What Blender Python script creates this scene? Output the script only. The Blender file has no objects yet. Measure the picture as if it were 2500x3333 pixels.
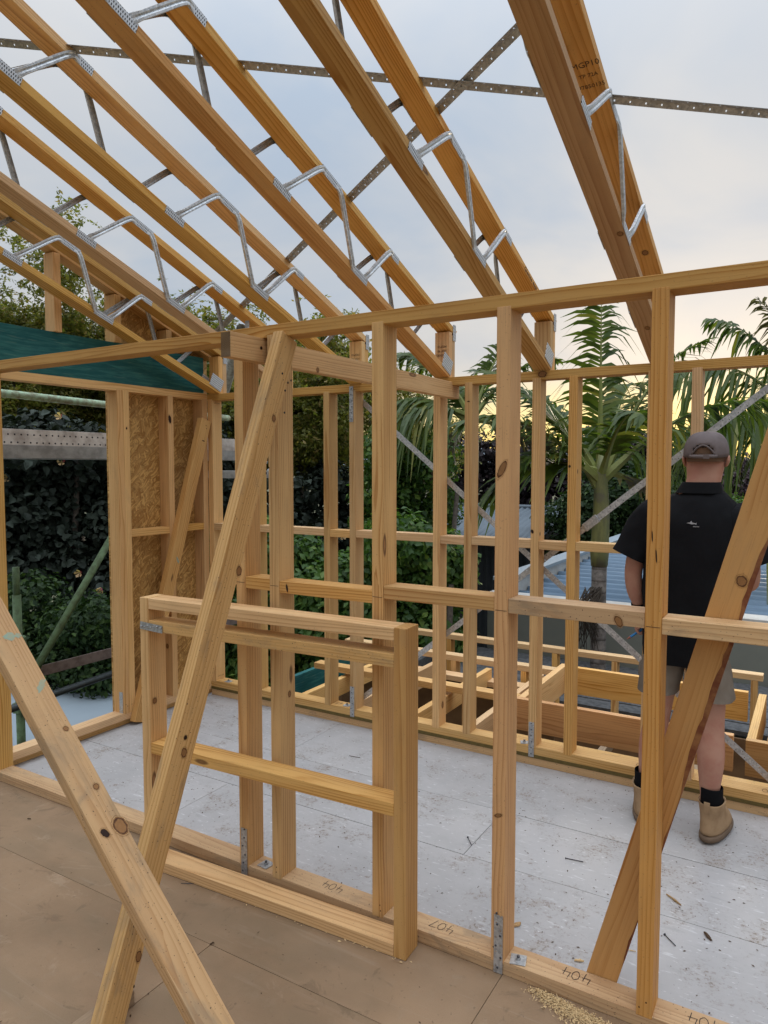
import bpy, bmesh, math, random
import numpy as np
from mathutils import Vector, Matrix, Euler
random.seed(7); rng = np.random.default_rng(11)
R = math.radians
S = bpy.context.scene
C = S.collection

# ------------------------------------------------------------------ camera
cam = bpy.data.cameras.new('camera'); cam.sensor_fit = 'VERTICAL'; cam.sensor_height = 36
cam.lens = 36*2353.7/3333; cam.clip_start = .05; cam.clip_end = 4000
co = bpy.data.objects.new('camera', cam); C.objects.link(co)
co.location = (0, 0, 1.6237); co.rotation_euler = (R(90-3.588), 0, R(31.134))
S.camera = co
S.cycles.max_bounces = 5; S.cycles.diffuse_bounces = 3; S.cycles.glossy_bounces = 2; S.cycles.transmission_bounces = 3; S.cycles.transparent_max_bounces = 4; S.cycles.caustics_reflective = False; S.cycles.caustics_refractive = False
S.view_settings.view_transform = 'Standard'; S.view_settings.look = 'None'
S.view_settings.gamma = 1; S.view_settings.exposure = 0.62; S.view_settings.use_curve_mapping = False

# ------------------------------------------------------------------ sky and sun
SUN_AZ, SUN_EL = R(-7.2), R(9)          # azimuth measured from +Y towards +X
w = bpy.data.worlds.new('World'); S.world = w; w.use_nodes = True
nt = w.node_tree; nt.nodes.clear()
def wn(t, **k):
    n = nt.nodes.new(t)
    for a, b in k.items(): setattr(n, a, b)
    return n
def wl(a, b): nt.links.new(a, b)
def wmath(op, a, b=None, c=None, clamp=False):
    n = wn('ShaderNodeMath', operation=op, use_clamp=clamp)
    for i, v in enumerate((a, b, c)):
        if v is None: continue
        if isinstance(v, (int, float)): n.inputs[i].default_value = v
        else: wl(v, n.inputs[i])
    return n.outputs[0]
def wmix(f, a, b):
    n = wn('ShaderNodeMix', data_type='RGBA')
    for s, v in ((n.inputs[0], f), (n.inputs[6], a), (n.inputs[7], b)):
        if isinstance(v, (tuple, float, int)): s.default_value = v if not isinstance(v, tuple) else (*v, 1)
        else: wl(v, s)
    return n.outputs[2]
sky = wn('ShaderNodeTexSky', sky_type='NISHITA', sun_disc=False, sun_elevation=SUN_EL, sun_rotation=SUN_AZ, air_density=1.0, dust_density=2.5)
tc = wn('ShaderNodeTexCoord'); sp = wn('ShaderNodeSeparateXYZ'); wl(tc.outputs['Generated'], sp.inputs[0])
zz = wmath('MAXIMUM', sp.outputs[2], 0.0)
# cloud layer seen from below: project the view ray on a flat layer
den = wmath('ADD', zz, 0.22)
cx = wmath('DIVIDE', sp.outputs[0], den); cy = wmath('DIVIDE', sp.outputs[1], den)
cmb = wn('ShaderNodeCombineXYZ'); wl(cx, cmb.inputs[0]); wl(cy, cmb.inputs[1])
n1 = wn('ShaderNodeTexNoise'); n1.inputs['Scale'].default_value = 1.25; n1.inputs['Detail'].default_value = 5; n1.inputs['Roughness'].default_value = .52; n1.inputs['Distortion'].default_value = .5
wl(cmb.outputs[0], n1.inputs['Vector'])
cl = wmath('MULTIPLY_ADD', n1.outputs[0], 3.4, -1.25, clamp=True)
cloud = wmix(cl, (.55, .66, .81), (.82, .825, .835))
lift = wmath('ADD', wmath('MULTIPLY_ADD', zz, .10, .475), wmath('MULTIPLY', wmath('POWER', zz, 5.0), 3.2))          # overcast is brighter overhead; zenith boosted further, out of view, to light the timber
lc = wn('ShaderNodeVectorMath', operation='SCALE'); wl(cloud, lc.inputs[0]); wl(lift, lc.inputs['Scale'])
# sunset glow low in the sky towards the sun
sd = (math.sin(SUN_AZ), math.cos(SUN_AZ), 0)
dt = wn('ShaderNodeVectorMath', operation='DOT_PRODUCT'); wl(tc.outputs['Generated'], dt.inputs[0]); dt.inputs[1].default_value = sd
az = wmath('POWER', wmath('MULTIPLY_ADD', dt.outputs['Value'], .5, .5, clamp=True), 3.0)
low = wmath('POWER', wmath('SUBTRACT', 1.0, wmath('DIVIDE', zz, .20), clamp=True), 1.6)
peach = wmath('MULTIPLY', wmath('MULTIPLY', low, az), .62)
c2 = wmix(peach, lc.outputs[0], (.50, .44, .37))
az2 = wmath('POWER', wmath('MULTIPLY_ADD', dt.outputs['Value'], .5, .5, clamp=True), 6.0)
low2 = wmath('POWER', wmath('SUBTRACT', 1.0, wmath('DIVIDE', zz, .125), clamp=True), .8)
n2 = wn('ShaderNodeTexNoise'); n2.inputs['Scale'].default_value = 3.0; n2.inputs['Detail'].default_value = 4
mp = wn('ShaderNodeMapping'); mp.inputs['Scale'].default_value = (1, 1, 9); wl(tc.outputs['Generated'], mp.inputs[0]); wl(mp.outputs[0], n2.inputs['Vector'])
yel = wmath('MULTIPLY', wmath('MULTIPLY', low2, az2), wmath('MULTIPLY_ADD', n2.outputs[0], 1.8, .2, clamp=True), clamp=True)
c3 = wmix(yel, c2, (.95, .70, .12))
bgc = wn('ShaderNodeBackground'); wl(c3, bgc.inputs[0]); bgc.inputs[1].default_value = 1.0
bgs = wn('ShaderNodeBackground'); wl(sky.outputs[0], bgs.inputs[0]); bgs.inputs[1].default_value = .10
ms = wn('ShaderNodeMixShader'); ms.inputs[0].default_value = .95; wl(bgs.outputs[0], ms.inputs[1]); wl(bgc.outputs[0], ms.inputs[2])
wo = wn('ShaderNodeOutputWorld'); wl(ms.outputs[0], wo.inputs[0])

sl = bpy.data.lights.new('sun', 'SUN'); sl.energy = .8; sl.angle = R(14); sl.color = (1, .86, .68)
so = bpy.data.objects.new('sun', sl); C.objects.link(so)
sv = Vector((math.sin(SUN_AZ)*math.cos(SUN_EL), math.cos(SUN_AZ)*math.cos(SUN_EL), math.sin(SUN_EL)))
so.rotation_euler = sv.to_track_quat('Z', 'Y').to_euler(); so.location = (0, 30, 20)

# ------------------------------------------------------------------ material helpers
class NB:
    def __init__(s, name):
        s.m = bpy.data.materials.new(name); s.m.use_nodes = True; s.t = s.m.node_tree; s.t.nodes.clear()
        s.out = s.t.nodes.new('ShaderNodeOutputMaterial')
        s.b = s.t.nodes.new('ShaderNodeBsdfPrincipled'); s.l(s.b.outputs[0], s.out.inputs[0])
    def n(s, t, **k):
        n = s.t.nodes.new(t)
        for a, b in k.items(): setattr(n, a, b)
        return n
    def l(s, a, b): s.t.links.new(a, b)
    def put(s, sock, v):
        if isinstance(v, tuple) and len(v) == 3 and sock.type == 'RGBA': sock.default_value = (*v, 1)
        elif isinstance(v, (int, float, tuple)): sock.default_value = v
        else: s.l(v, sock)
    def math(s, op, a, b=None, c=None, clamp=False):
        n = s.n('ShaderNodeMath', operation=op, use_clamp=clamp)
        for i, v in enumerate((a, b, c)):
            if v is not None: s.put(n.inputs[i], v)
        return n.outputs[0]
    def vec(s, op, a, b=None, scale=None):
        n = s.n('ShaderNodeVectorMath', operation=op); s.put(n.inputs[0], a)
        if b is not None: s.put(n.inputs[1], b)
        if scale is not None: s.put(n.inputs['Scale'], scale)
        return n.outputs['Value'] if op in ('LENGTH', 'DOT_PRODUCT', 'DISTANCE') else n.outputs[0]
    def mix(s, f, a, b, mode='MIX'):
        n = s.n('ShaderNodeMix', data_type='RGBA', blend_type=mode); s.put(n.inputs[0], f); s.put(n.inputs[6], a); s.put(n.inputs[7], b); return n.outputs[2]
    def noise(s, v, scale, detail=2, rough=.5, dist=0):
        n = s.n('ShaderNodeTexNoise'); s.put(n.inputs['Vector'], v); n.inputs['Scale'].default_value = scale
        n.inputs['Detail'].default_value = detail; n.inputs['Roughness'].default_value = rough; n.inputs['Distortion'].default_value = dist
        return n.outputs[0]
    def ramp(s, v, a, b):   # smooth 0..1 between a and b
        n = s.n('ShaderNodeMapRange', interpolation_type='SMOOTHSTEP'); s.put(n.inputs[0], v); n.inputs[1].default_value = a; n.inputs[2].default_value = b
        return n.outputs[0]
    def obj(s, rand=True):
        tc = s.n('ShaderNodeTexCoord'); v = tc.outputs['Object']
        oi = s.n('ShaderNodeObjectInfo'); s.rnd = oi.outputs['Random']
        if rand:
            cb = s.n('ShaderNodeCombineXYZ')
            for i, k in enumerate((7.3, 13.1, 29.7)): s.l(s.math('MULTIPLY', s.rnd, k), cb.inputs[i])
            s.rv = cb.outputs[0]; s.raw = v; v = s.vec('ADD', v, cb.outputs[0])
        return v
    def bump(s, h, dist, strength=.5):
        n = s.n('ShaderNodeBump'); n.inputs['Strength'].default_value = strength; n.inputs['Distance'].default_value = dist
        s.l(h, n.inputs['Height']); s.l(n.outputs[0], s.b.inputs['Normal'])
    def fin(s, col=None, rough=.6, metal=0, spec=.3):
        if col is not None: s.put(s.b.inputs['Base Color'], col)
        s.put(s.b.inputs['Roughness'], rough); s.b.inputs['Metallic'].default_value = metal
        s.b.inputs['Specular IOR Level'].default_value = spec
        return s.m

def pine(name, early, late, dirt=.15, rings=.0105, knots=.72, contrast=.95, dirtcol=(.22, .165, .11)):
    """sawn softwood: growth rings about an off-centre pith that runs along local Z, knots, streaks and site dirt"""
    k = NB(name); v = k.obj(); sp = k.n('ShaderNodeSeparateXYZ'); k.l(k.raw, sp.inputs[0])
    zs = k.vec('MULTIPLY', v, (9, 9, 1.1)); wob = k.noise(zs, 1.0, 2)
    # knots
    kv = k.vec('MULTIPLY', v, (7.5, 7.5, 2.1))
    vo = k.n('ShaderNodeTexVoronoi'); k.l(kv, vo.inputs['Vector']); vo.inputs['Scale'].default_value = 1.0
    sc = k.n('ShaderNodeSeparateColor'); k.l(vo.outputs['Color'], sc.inputs[0])
    on = k.math('GREATER_THAN', sc.outputs[0], knots); d = vo.outputs['Distance']
    near = k.math('MULTIPLY', k.ramp(d, .48, .05), on)
    core = k.math('MULTIPLY', k.ramp(d, .085, .06), on); rim = k.math('MULTIPLY', k.math('MULTIPLY', k.ramp(d, .11, .08), on), k.ramp(d, .05, .075))
    r1 = k.math('MULTIPLY_ADD', k.rnd, .16, -.08)
    rr = k.math('FRACT', k.math('MULTIPLY', k.rnd, 37.7)); r2 = k.math('MULTIPLY_ADD', rr, .12, .012)
    cb = k.n('ShaderNodeCombineXYZ')
    k.l(k.math('ADD', k.math('ADD', sp.outputs[0], r1), k.math('MULTIPLY', wob, .055)), cb.inputs[0])
    k.l(k.math('ADD', k.math('ADD', sp.outputs[1], r2), k.math('MULTIPLY', k.noise(zs, .7, 1), .05)), cb.inputs[1])
    rad = k.math('ADD', k.vec('LENGTH', cb.outputs[0]), k.math('MULTIPLY', near, .011))
    ph = k.math('FRACT', k.math('ADD', k.math('DIVIDE', rad, rings), k.math('MULTIPLY', k.noise(k.vec('MULTIPLY', v, (30, 30, 1.4)), 1, 1), 1.5)))
    band = k.math('MULTIPLY', k.math('POWER', ph, 2.8), k.ramp(ph, 1.0, .90))
    grain = k.noise(k.vec('MULTIPLY', v, (260, 260, 5)), 1, 2)
    broad = k.noise(k.vec('MULTIPLY', v, (14, 14, 1.6)), 1, 3)
    f = k.math('ADD', k.math('MULTIPLY', band, k.math('MULTIPLY', k.ramp(broad, .26, .58), contrast*1.12)), k.math('MULTIPLY_ADD', broad, .5, -.16), clamp=True)
    col = k.mix(f, early, late)
    col = k.mix(k.math('MULTIPLY', k.ramp(grain, .55, .8), .28), col, (late[0]*.55, late[1]*.5, late[2]*.42))
    # piece-to-piece tone
    tone = k.math('MULTIPLY_ADD', k.math('FRACT', k.math('MULTIPLY', k.rnd, 91.3)), .36, .82)
    col = k.vec('SCALE', col, scale=tone)
    hue = k.n('ShaderNodeHueSaturation'); k.l(col, hue.inputs['Color']); k.l(k.math('MULTIPLY_ADD', rr, .008, .495), hue.inputs['Hue']); k.l(k.math('MULTIPLY_ADD', r1, 1.3, 1.07), hue.inputs['Saturation'])
    col = hue.outputs[0]
    col = k.mix(k.math('MULTIPLY', core, .7), col, (.26, .11, .04)); col = k.mix(k.math('MULTIPLY', rim, .75), col, (.08, .03, .012))
    dn = k.noise(k.vec('MULTIPLY', v, (11, 11, 3.5)), 1, 6, .68, .6)
    col = k.mix(k.math('MULTIPLY', k.ramp(dn, .50, .74), dirt), col, dirtcol)
    spk = k.noise(v, 190, 1); col = k.mix(k.math('MULTIPLY', k.ramp(spk, .70, .76), min(1, dirt*2.2)), col, (.07, .045, .03))
    k.bump(grain, .0007, .4)
    return k.fin(col, .62, 0, .25)
EA, LA = (.705, .445, .192), (.41, .19, .060)
M = {}
M['pine'] = pine('pine', EA, LA, .12)
M['pine_pale'] = pine('pine_pale', (.72, .475, .24), (.46, .24, .09), .18, contrast=.85)
M['pine_dirty'] = pine('pine_dirty', (.63, .415, .215), (.395, .21, .088), .58, knots=.66, contrast=.75)
M["pine_warm"] = pine("pine_warm", (.635, .378, .165), (.38, .168, .056), .18, rings=.013, contrast=.75)
M['pine_old'] = pine('pine_old', (.34, .25, .165), (.22, .15, .095), .7, contrast=.5)
M['endgrain'] = pine('endgrain', (.16, .10, .05), (.07, .042, .022), .5, rings=.006)

def flat(name, col, rough=.6, metal=0, spec=.3, var=.0, scale=12, col2=None, bump=0):
    k = NB(name); v = k.obj()
    n = k.noise(v, scale, 5, .6); c2 = col2 or tuple(c*.6 for c in col)
    c = k.mix(k.math('MULTIPLY', k.ramp(n, .35, .7), var), col, c2)
    if bump: k.bump(n, bump, .5)
    return k.fin(c, rough, metal, spec)

def galv(name, base=.50, metal=.55):
    k = NB(name); v = k.obj()
    vo = k.n('ShaderNodeTexVoronoi'); k.l(v, vo.inputs['Vector']); vo.inputs['Scale'].default_value = 130
    sc = k.n('ShaderNodeSeparateColor'); k.l(vo.outputs['Color'], sc.inputs[0])
    n = k.noise(v, 40, 4, .65)
    f = k.math('ADD', k.math('MULTIPLY', sc.outputs[0], .5), k.math('MULTIPLY', n, .6), clamp=True)
    col = k.mix(f, (base*.5, base*.52, base*.55), (base*1.45, base*1.45, base*1.42))
    k.bump(f, .0004, .3)
    return k.fin(col, k.math('MULTIPLY_ADD', n, .3, .28), metal, .5)
M['galv'] = galv('galvanised')
M['galv_dull'] = galv('galvanised_dull', .40, .35)
def nailplate():
    k = NB('nail_plate'); v = k.obj(False); sp = k.n('ShaderNodeSeparateXYZ'); k.l(v, sp.inputs[0])
    a = k.math('FRACT', k.math('MULTIPLY', sp.outputs[2], 1/.0135)); row = k.math('FLOOR', k.math('MULTIPLY', sp.outputs[2], 1/.0135))
    b = k.math('FRACT', k.math('ADD', k.math('MULTIPLY', sp.outputs[1], 1/.0085), k.math('MULTIPLY', row, .5)))
    m = k.math('MULTIPLY', k.math('LESS_THAN', a, .62), k.math('LESS_THAN', b, .45))
    col = k.mix(m, (.60, .61, .62), (.035, .033, .03))
    return k.fin(col, .42, .4, .5)
M['plate'] = nailplate()

def osb():
    k = NB('osb'); v0 = k.obj(False); acc = None
    nz_ = k.n('ShaderNodeTexNoise'); k.l(v0, nz_.inputs['Vector']); nz_.inputs['Scale'].default_value = 9; v = k.vec('ADD', v0, k.vec('SCALE', nz_.outputs['Color'], scale=.05))
    for i, (rot, sx, sy) in enumerate(((.3, 14, 75), (-.9, 18, 95), (1.35, 12, 70), (-.25, 20, 85), (.8, 16, 110))):
        mp = k.n('ShaderNodeMapping'); mp.inputs['Rotation'].default_value = (rot, 0, 0); mp.inputs['Location'].default_value = (0, i*3.1, i*1.7); k.l(v, mp.inputs[0])
        wv = k.vec('MULTIPLY', mp.outputs[0], (1, sy, sx))
        vo = k.n('ShaderNodeTexVoronoi'); k.l(wv, vo.inputs['Vector']); vo.inputs['Scale'].default_value = 1; vo.inputs['Randomness'].default_value = 1
        sc = k.n('ShaderNodeSeparateColor'); k.l(vo.outputs['Color'], sc.inputs[0])
        lay = k.mix(sc.outputs[0], (.33, .155, .040), (.74, .455, .155))
        fine = k.noise(k.vec('MULTIPLY', mp.outputs[0], (1, 400, 20)), 1, 1)
        lay = k.mix(k.math('MULTIPLY', k.ramp(fine, .5, .8), .35), lay, (.2, .10, .03))
        edge = k.math('MULTIPLY', k.ramp(vo.outputs['Distance'], .55, .8), .45); lay = k.mix(edge, lay, (.16, .075, .022))
        acc = lay if acc is None else k.mix(k.math('GREATER_THAN', sc.outputs[1], .55), acc, lay)
    gl = k.noise(v, 6, 3); acc = k.mix(k.math('MULTIPLY', gl, .35), acc, (.36, .19, .05))
    k.bump(k.noise(v, 60, 3), .001, .5)
    return k.fin(acc, .55, 0, .3)
M['osb'] = osb()

def brownfloor():
    k = NB('particleboard'); v = k.obj()
    a = k.noise(v, 2.2, 5, .6); b = k.noise(v, 420, 2); c = k.noise(v, 16, 4, .65); d = k.noise(v, 60, 1)
    col = k.mix(k.ramp(a, .3, .72), (.315, .205, .120), (.225, .145, .083))
    col = k.mix(k.math('MULTIPLY', k.ramp(c, .52, .8), .35), col, (.30, .225, .15))
    g = k.noise(k.vec('MULTIPLY', v, (1.1, 2.6, 1)), 1.6, 3); col = k.mix(k.math('MULTIPLY', k.ramp(g, .48, .66), .5), col, (.20, .142, .085))
    sc_ = k.noise(k.vec('MULTIPLY', v, (2.2, 26, 1)), 1, 3, .6, .8); col = k.mix(k.math('MULTIPLY', k.ramp(sc_, .60, .72), .22), col, (.36, .28, .20))
    col = k.mix(k.math('MULTIPLY', k.ramp(b, .55, .75), .30), col, (.15, .09, .05))
    col = k.mix(k.math('MULTIPLY', k.ramp(d, .70, .80), .5), col, (.12, .075, .045))
    mu = k.noise(v, 7.5, 5, .72, .9); col = k.mix(k.math('MULTIPLY', k.ramp(mu, .58, .68), .42), col, (.13, .085, .05)); pal = k.noise(k.vec('ADD', v, (5.1, 2.7, 0)), 5.0, 5, .7, .7); col = k.mix(k.math('MULTIPLY', k.ramp(pal, .60, .70), .30), col, (.42, .31, .21))
    k.bump(b, .001, .35)
    return k.fin(col, .58, 0, .25)
M['brown'] = brownfloor()
def whitefloor():
    k = NB('coated_floor'); v = k.obj()
    a = k.noise(v, 1.7, 5, .62); st = k.noise(k.vec('MULTIPLY', v, (13, 60, 1)), 1, 3, .6, .4); b = k.noise(v, 230, 1); c = k.noise(v, 5.5, 6, .70, .3)
    col = k.mix(k.ramp(a, .3, .7), (.465, .447, .436), (.38, .366, .358))
    col = k.mix(k.math('MULTIPLY', k.ramp(st, .60, .74), .7), col, (.64, .635, .63))
    st2 = k.noise(k.vec('MULTIPLY', k.vec('ADD', v, (3.3, 8.1, 0)), (9, 45, 1)), 1, 3, .6, .4)
    col = k.mix(k.math('MULTIPLY', k.ramp(st2, .60, .75), .4), col, (.31, .30, .295))
    col = k.mix(k.math('MULTIPLY', k.ramp(c, .53, .74), .50), col, (.285, .235, .19))
    fine = k.noise(v, 75, 3, .7); m = k.math('MULTIPLY', k.ramp(c, .46, .66), k.ramp(fine, .50, .64)); col = k.mix(k.math('MULTIPLY', m, .75), col, (.17, .115, .08))
    col = k.mix(k.math('MULTIPLY', k.ramp(b, .755, .79), .7), col, (.06, .05, .05))
    wsp = k.noise(k.vec('MULTIPLY', v, (40, 110, 1)), 1, 2, .5); col = k.mix(k.math('MULTIPLY', k.ramp(wsp, .68, .74), .6), col, (.78, .78, .77))
    k.bump(st, .0008, .2)
    return k.fin(col, k.math('MULTIPLY_ADD', a, .3, .38), 0, .35)
M['white'] = whitefloor()
def green():
    k = NB('treated_ply'); v = k.obj()
    st = k.noise(k.vec('MULTIPLY', v, (5, 60, 5)), 1, 4, .65, .6); a = k.noise(v, 3, 4)
    col = k.mix(k.ramp(st, .38, .70), (.010, .095, .098), (.042, .180, .160)); col = k.mix(k.math('MULTIPLY', k.ramp(a, .48, .7), .5), col, (.008, .075, .095))
    st3 = k.noise(k.vec('MULTIPLY', v, (8, 120, 8)), 1, 2); col = k.mix(k.math('MULTIPLY', k.ramp(st3, .62, .75), .5), col, (.13, .22, .17))
    k.bump(st, .001, .4); return k.fin(col, .62, 0, .25)
M['green'] = green()
def leafmat(name, c1, c2, c3=None, trans=.35, rough=.5, spec=.3):
    k = NB(name); g = k.n('ShaderNodeNewGeometry'); r = g.outputs['Random Per Island']
    col = k.mix(r, c1, c2)
    if c3: col = k.mix(k.math('GREATER_THAN', k.math('FRACT', k.math('MULTIPLY', r, 13.7)), .86), col, c3)
    k.fin(col, rough, 0, spec)
    tr = k.n('ShaderNodeBsdfTranslucent'); k.l(k.vec('MULTIPLY', col, (1.5, 1.6, .8)), tr.inputs[0])
    mx = k.n('ShaderNodeMixShader'); mx.inputs[0].default_value = trans; k.l(k.b.outputs[0], mx.inputs[1]); k.l(tr.outputs[0], mx.inputs[2]); k.l(mx.outputs[0], k.out.inputs[0])
    return k.m
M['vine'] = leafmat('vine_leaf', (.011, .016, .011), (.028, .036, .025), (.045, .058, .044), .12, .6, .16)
M['feather'] = leafmat('feather_leaf', (.10, .115, .026), (.20, .195, .045), (.27, .20, .065), .45)
M['shrub'] = leafmat('shrub_leaf', (.030, .072, .017), (.085, .160, .030), (.15, .225, .045), .38)
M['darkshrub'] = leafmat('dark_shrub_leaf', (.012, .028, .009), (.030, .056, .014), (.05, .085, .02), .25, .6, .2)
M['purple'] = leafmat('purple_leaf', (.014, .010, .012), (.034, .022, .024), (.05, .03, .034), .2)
M['plum'] = leafmat('plum_leaf', (.06, .04, .05), (.12, .08, .095), None, .3)
M['orange'] = leafmat('autumn_leaf', (.13, .06, .015), (.09, .10, .02), (.25, .09, .02), .35)
M['palm'] = leafmat('palm_leaflet', (.038, .070, .010), (.095, .130, .018), (.165, .165, .030), .38, .45)
M['palm_dry'] = leafmat('palm_dry', (.16, .14, .085), (.10, .085, .05), None, .3)
M['rachis'] = flat('palm_rachis', (.20, .23, .06), .5, var=.6, col2=(.14, .12, .04))
M['bark'] = flat('bark', (.10, .08, .06), .85, var=.8, scale=30, col2=(.045, .035, .03), bump=.01)
M['flower'] = leafmat('flower', (.68, .50, .26), (.60, .40, .20), (.40, .10, .12), .3)
def palmtrunk():
    k = NB('palm_trunk'); v = k.obj(False); sp = k.n('ShaderNodeSeparateXYZ'); k.l(v, sp.inputs[0])
    n = k.noise(v, 14, 5, .65); r = k.math('FRACT', k.math('ADD', k.math('MULTIPLY', sp.outputs[2], 8.5), k.math('MULTIPLY', n, .35)))
    col = k.mix(k.ramp(n, .35, .68), (.235, .205, .18), (.115, .10, .09)); col = k.mix(k.math('MULTIPLY', k.ramp(r, .16, .02), .6), col, (.07, .055, .045))
    k.bump(k.math('ADD', n, k.ramp(r, 0, .2)), .012, .5); return k.fin(col, .85, 0, .2)
M['ptrunk'] = palmtrunk()
def shaft():
    k = NB('palm_shaft'); v = k.obj(False); n = k.noise(k.vec('MULTIPLY', v, (9, 9, 2.5)), 1, 5, .65)
    sp = k.n('ShaderNodeSeparateXYZ'); k.l(v, sp.inputs[0])
    col = k.mix(k.ramp(n, .34, .62), (.24, .235, .085), (.135, .145, .06))
    n2 = k.noise(v, 5, 4); col = k.mix(k.math('MULTIPLY', k.ramp(n2, .50, .66), .7), col, (.13, .11, .09))
    return k.fin(col, .5, 0, .3)
M['shaft'] = shaft()
M['skin'] = flat('skin', (.46, .245, .17), .6, var=.7, scale=14, col2=(.40, .165, .115))
M['shirt'] = flat('black_cotton', (.0065, .0065, .0075), .88, spec=.14, var=.5, scale=5, col2=(.010, .010, .012), bump=.012)
M['logo'] = flat('grey_print', (.35, .35, .36), .8)
M['shorts'] = flat('stone_cotton', (.20, .165, .13), .9, spec=.1, var=.5, scale=7, col2=(.14, .115, .09), bump=.006)
M['cap'] = flat('grey_cap', (.17, .138, .134), .9, spec=.1, var=.4, scale=20, col2=(.10, .08, .076), bump=.002)
M['sock'] = flat('black_sock', (.008, .008, .009), .95, spec=.1)
M['suede'] = flat('suede', (.40, .265, .15), .9, spec=.1, var=.7, scale=14, col2=(.25, .155, .085), bump=.004)
M['sole'] = flat('boot_sole', (.17, .115, .075), .8, var=.5)
M['hair'] = flat('short_hair', (.16, .095, .06), .9)
M['tube_green'] = flat('green_tube', (.14, .215, .105), .65, var=.9, scale=22, col2=(.075, .095, .045), spec=.3, bump=.002)
M['tube_pale'] = flat('pale_green_tube', (.34, .47, .32), .65, var=.9, scale=26, col2=(.17, .135, .08), bump=.002)
M['tube_dark'] = flat('dark_tube', (.075, .085, .085), .5, metal=.5, var=.6, scale=30)
M['tube_white'] = flat('worn_tube', (.42, .43, .40), .55, var=.7, scale=25, col2=(.16, .13, .10))
M['plank'] = flat('scaffold_plank', (.62, .56, .50), .7, var=.75, scale=9, col2=(.22, .17, .14), bump=.002)
M['plank_face'] = flat('plank_face', (.34, .325, .30), .6, metal=.2, var=.6, scale=14, col2=(.13, .12, .11))
M['rust'] = flat('rusty_angle', (.24, .185, .16), .75, var=.7, scale=18, col2=(.11, .075, .06))
M['render'] = flat('olive_render', (.215, .22, .185), .85, var=.35, scale=4, col2=(.17, .175, .15))
M['parapet'] = flat('parapet_paint', (.60, .585, .55), .75, var=.55, scale=3.5, col2=(.36, .33, .29))
M['roof_blue'] = flat('blue_roof', (.19, .27, .36), .5, metal=.0, var=.3, scale=4, spec=.4)
M['roof_grey'] = flat('grey_roof', (.095, .12, .14), .6, var=.25, scale=3, spec=.4)
M['dark_metal'] = flat('dark_cladding', (.022, .026, .032), .5, var=.4)
M['dark_gable'] = flat('dark_gable', (.055, .062, .07), .6, var=.3)
M['pale_roof'] = flat('pale_sheet', (.27, .315, .345), .5, var=.4, scale=2, col2=(.23, .27, .30))
M['ground'] = flat('ground', (.11, .115, .06), .95, var=.8, scale=.9, col2=(.06, .05, .035))
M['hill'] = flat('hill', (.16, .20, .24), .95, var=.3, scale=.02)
M['deckgrey'] = flat('weathered_board', (.115, .115, .115), .8, var=.8, scale=22, col2=(.045, .045, .047), bump=.003)
M['lining'] = flat('ply_lining', (.20, .115, .055), .7, var=.8, scale=5, col2=(.11, .06, .03))
M['black'] = flat('ink', (.02, .018, .02), .7)
M['stamp'] = flat('stamp_ink', (.085, .05, .028), .8)
M['steel'] = galv('zinc', .42)
M['nail'] = flat('nail_steel', (.10, .10, .11), .45, metal=.7)
M['chip'] = flat('wood_chip', (.42, .25, .11), .8, var=.4)
M['sawdust'] = flat('sawdust', (.70, .50, .26), .9, var=.4, scale=60, col2=(.55, .36, .17))
M['pencil'] = flat('blue_pencil', (.03, .22, .52), .4)
M['pencil_tip'] = flat('pencil_tip', (.35, .12, .07), .7)
M['yellow'] = flat('yellow_sheet', (.15, .105, .03), .7, var=.6, scale=40)
M['terracotta'] = flat('terracotta', (.40, .21, .13), .8, var=.4, scale=1.5)
M['house_white'] = flat('pale_wall', (.62, .60, .57), .8)
M['dirtwood'] = M['pine_dirty']

# ------------------------------------------------------------------ object helpers
def link(o, parent=None):
    C.objects.link(o)
    if parent is not None: o.parent = parent
    return o
def tag(o, label=None, cat=None, group=None, kind=None):
    if label: o['label'] = label
    if cat: o['category'] = cat
    if group: o['group'] = group
    if kind: o['kind'] = kind
    return o
def thing(name, loc, label, cat, group=None):
    o = bpy.data.objects.new(name, None); o.empty_display_size = .1; o.location = loc; C.objects.link(o)
    return tag(o, label, cat, group)
def place(o, M4, parent):
    if parent is None: o.matrix_world = M4
    else:
        base = Vector((0, 0, 0)); p = parent
        mats = []
        while p is not None: mats.append(p.matrix_basis.copy()); p = p.parent
        T = Matrix.Identity(4)
        for m in mats: T = m @ T
        o.parent = parent; o.matrix_basis = T.inverted() @ M4
def mesh_obj(name, verts, faces, mat, parent=None, M4=None, smooth=False):
    me = bpy.data.meshes.new(name); me.from_pydata([tuple(v) for v in verts], [], faces); me.update()
    if smooth: me.polygons.foreach_set('use_smooth', [True]*len(me.polygons))
    me.materials.append(mat)
    o = bpy.data.objects.new(name, me); C.objects.link(o); place(o, M4 or Matrix.Identity(4), parent); return o
PR = {}
def prism_mesh(pts, width, bev):
    """profile pts (y,z) extruded across x; edges eased"""
    key = (tuple((round(a, 4), round(b, 4)) for a, b in pts), round(width, 4), bev)
    if key in PR: return PR[key]
    bm = bmesh.new(); n = len(pts); A = [bm.verts.new((-width/2, y, z)) for y, z in pts]; B = [bm.verts.new((width/2, y, z)) for y, z in pts]
    bm.faces.new(A[::-1]); bm.faces.new(B)
    for i in range(n): bm.faces.new((A[i], A[(i+1) % n], B[(i+1) % n], B[i]))
    bmesh.ops.recalc_face_normals(bm, faces=bm.faces)
    if bev: bmesh.ops.bevel(bm, geom=list(bm.edges), offset=bev, segments=2, affect='EDGES', profile=.6)
    me = bpy.data.meshes.new('timber'); bm.to_mesh(me); bm.free(); PR[key] = me; return me
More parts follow.
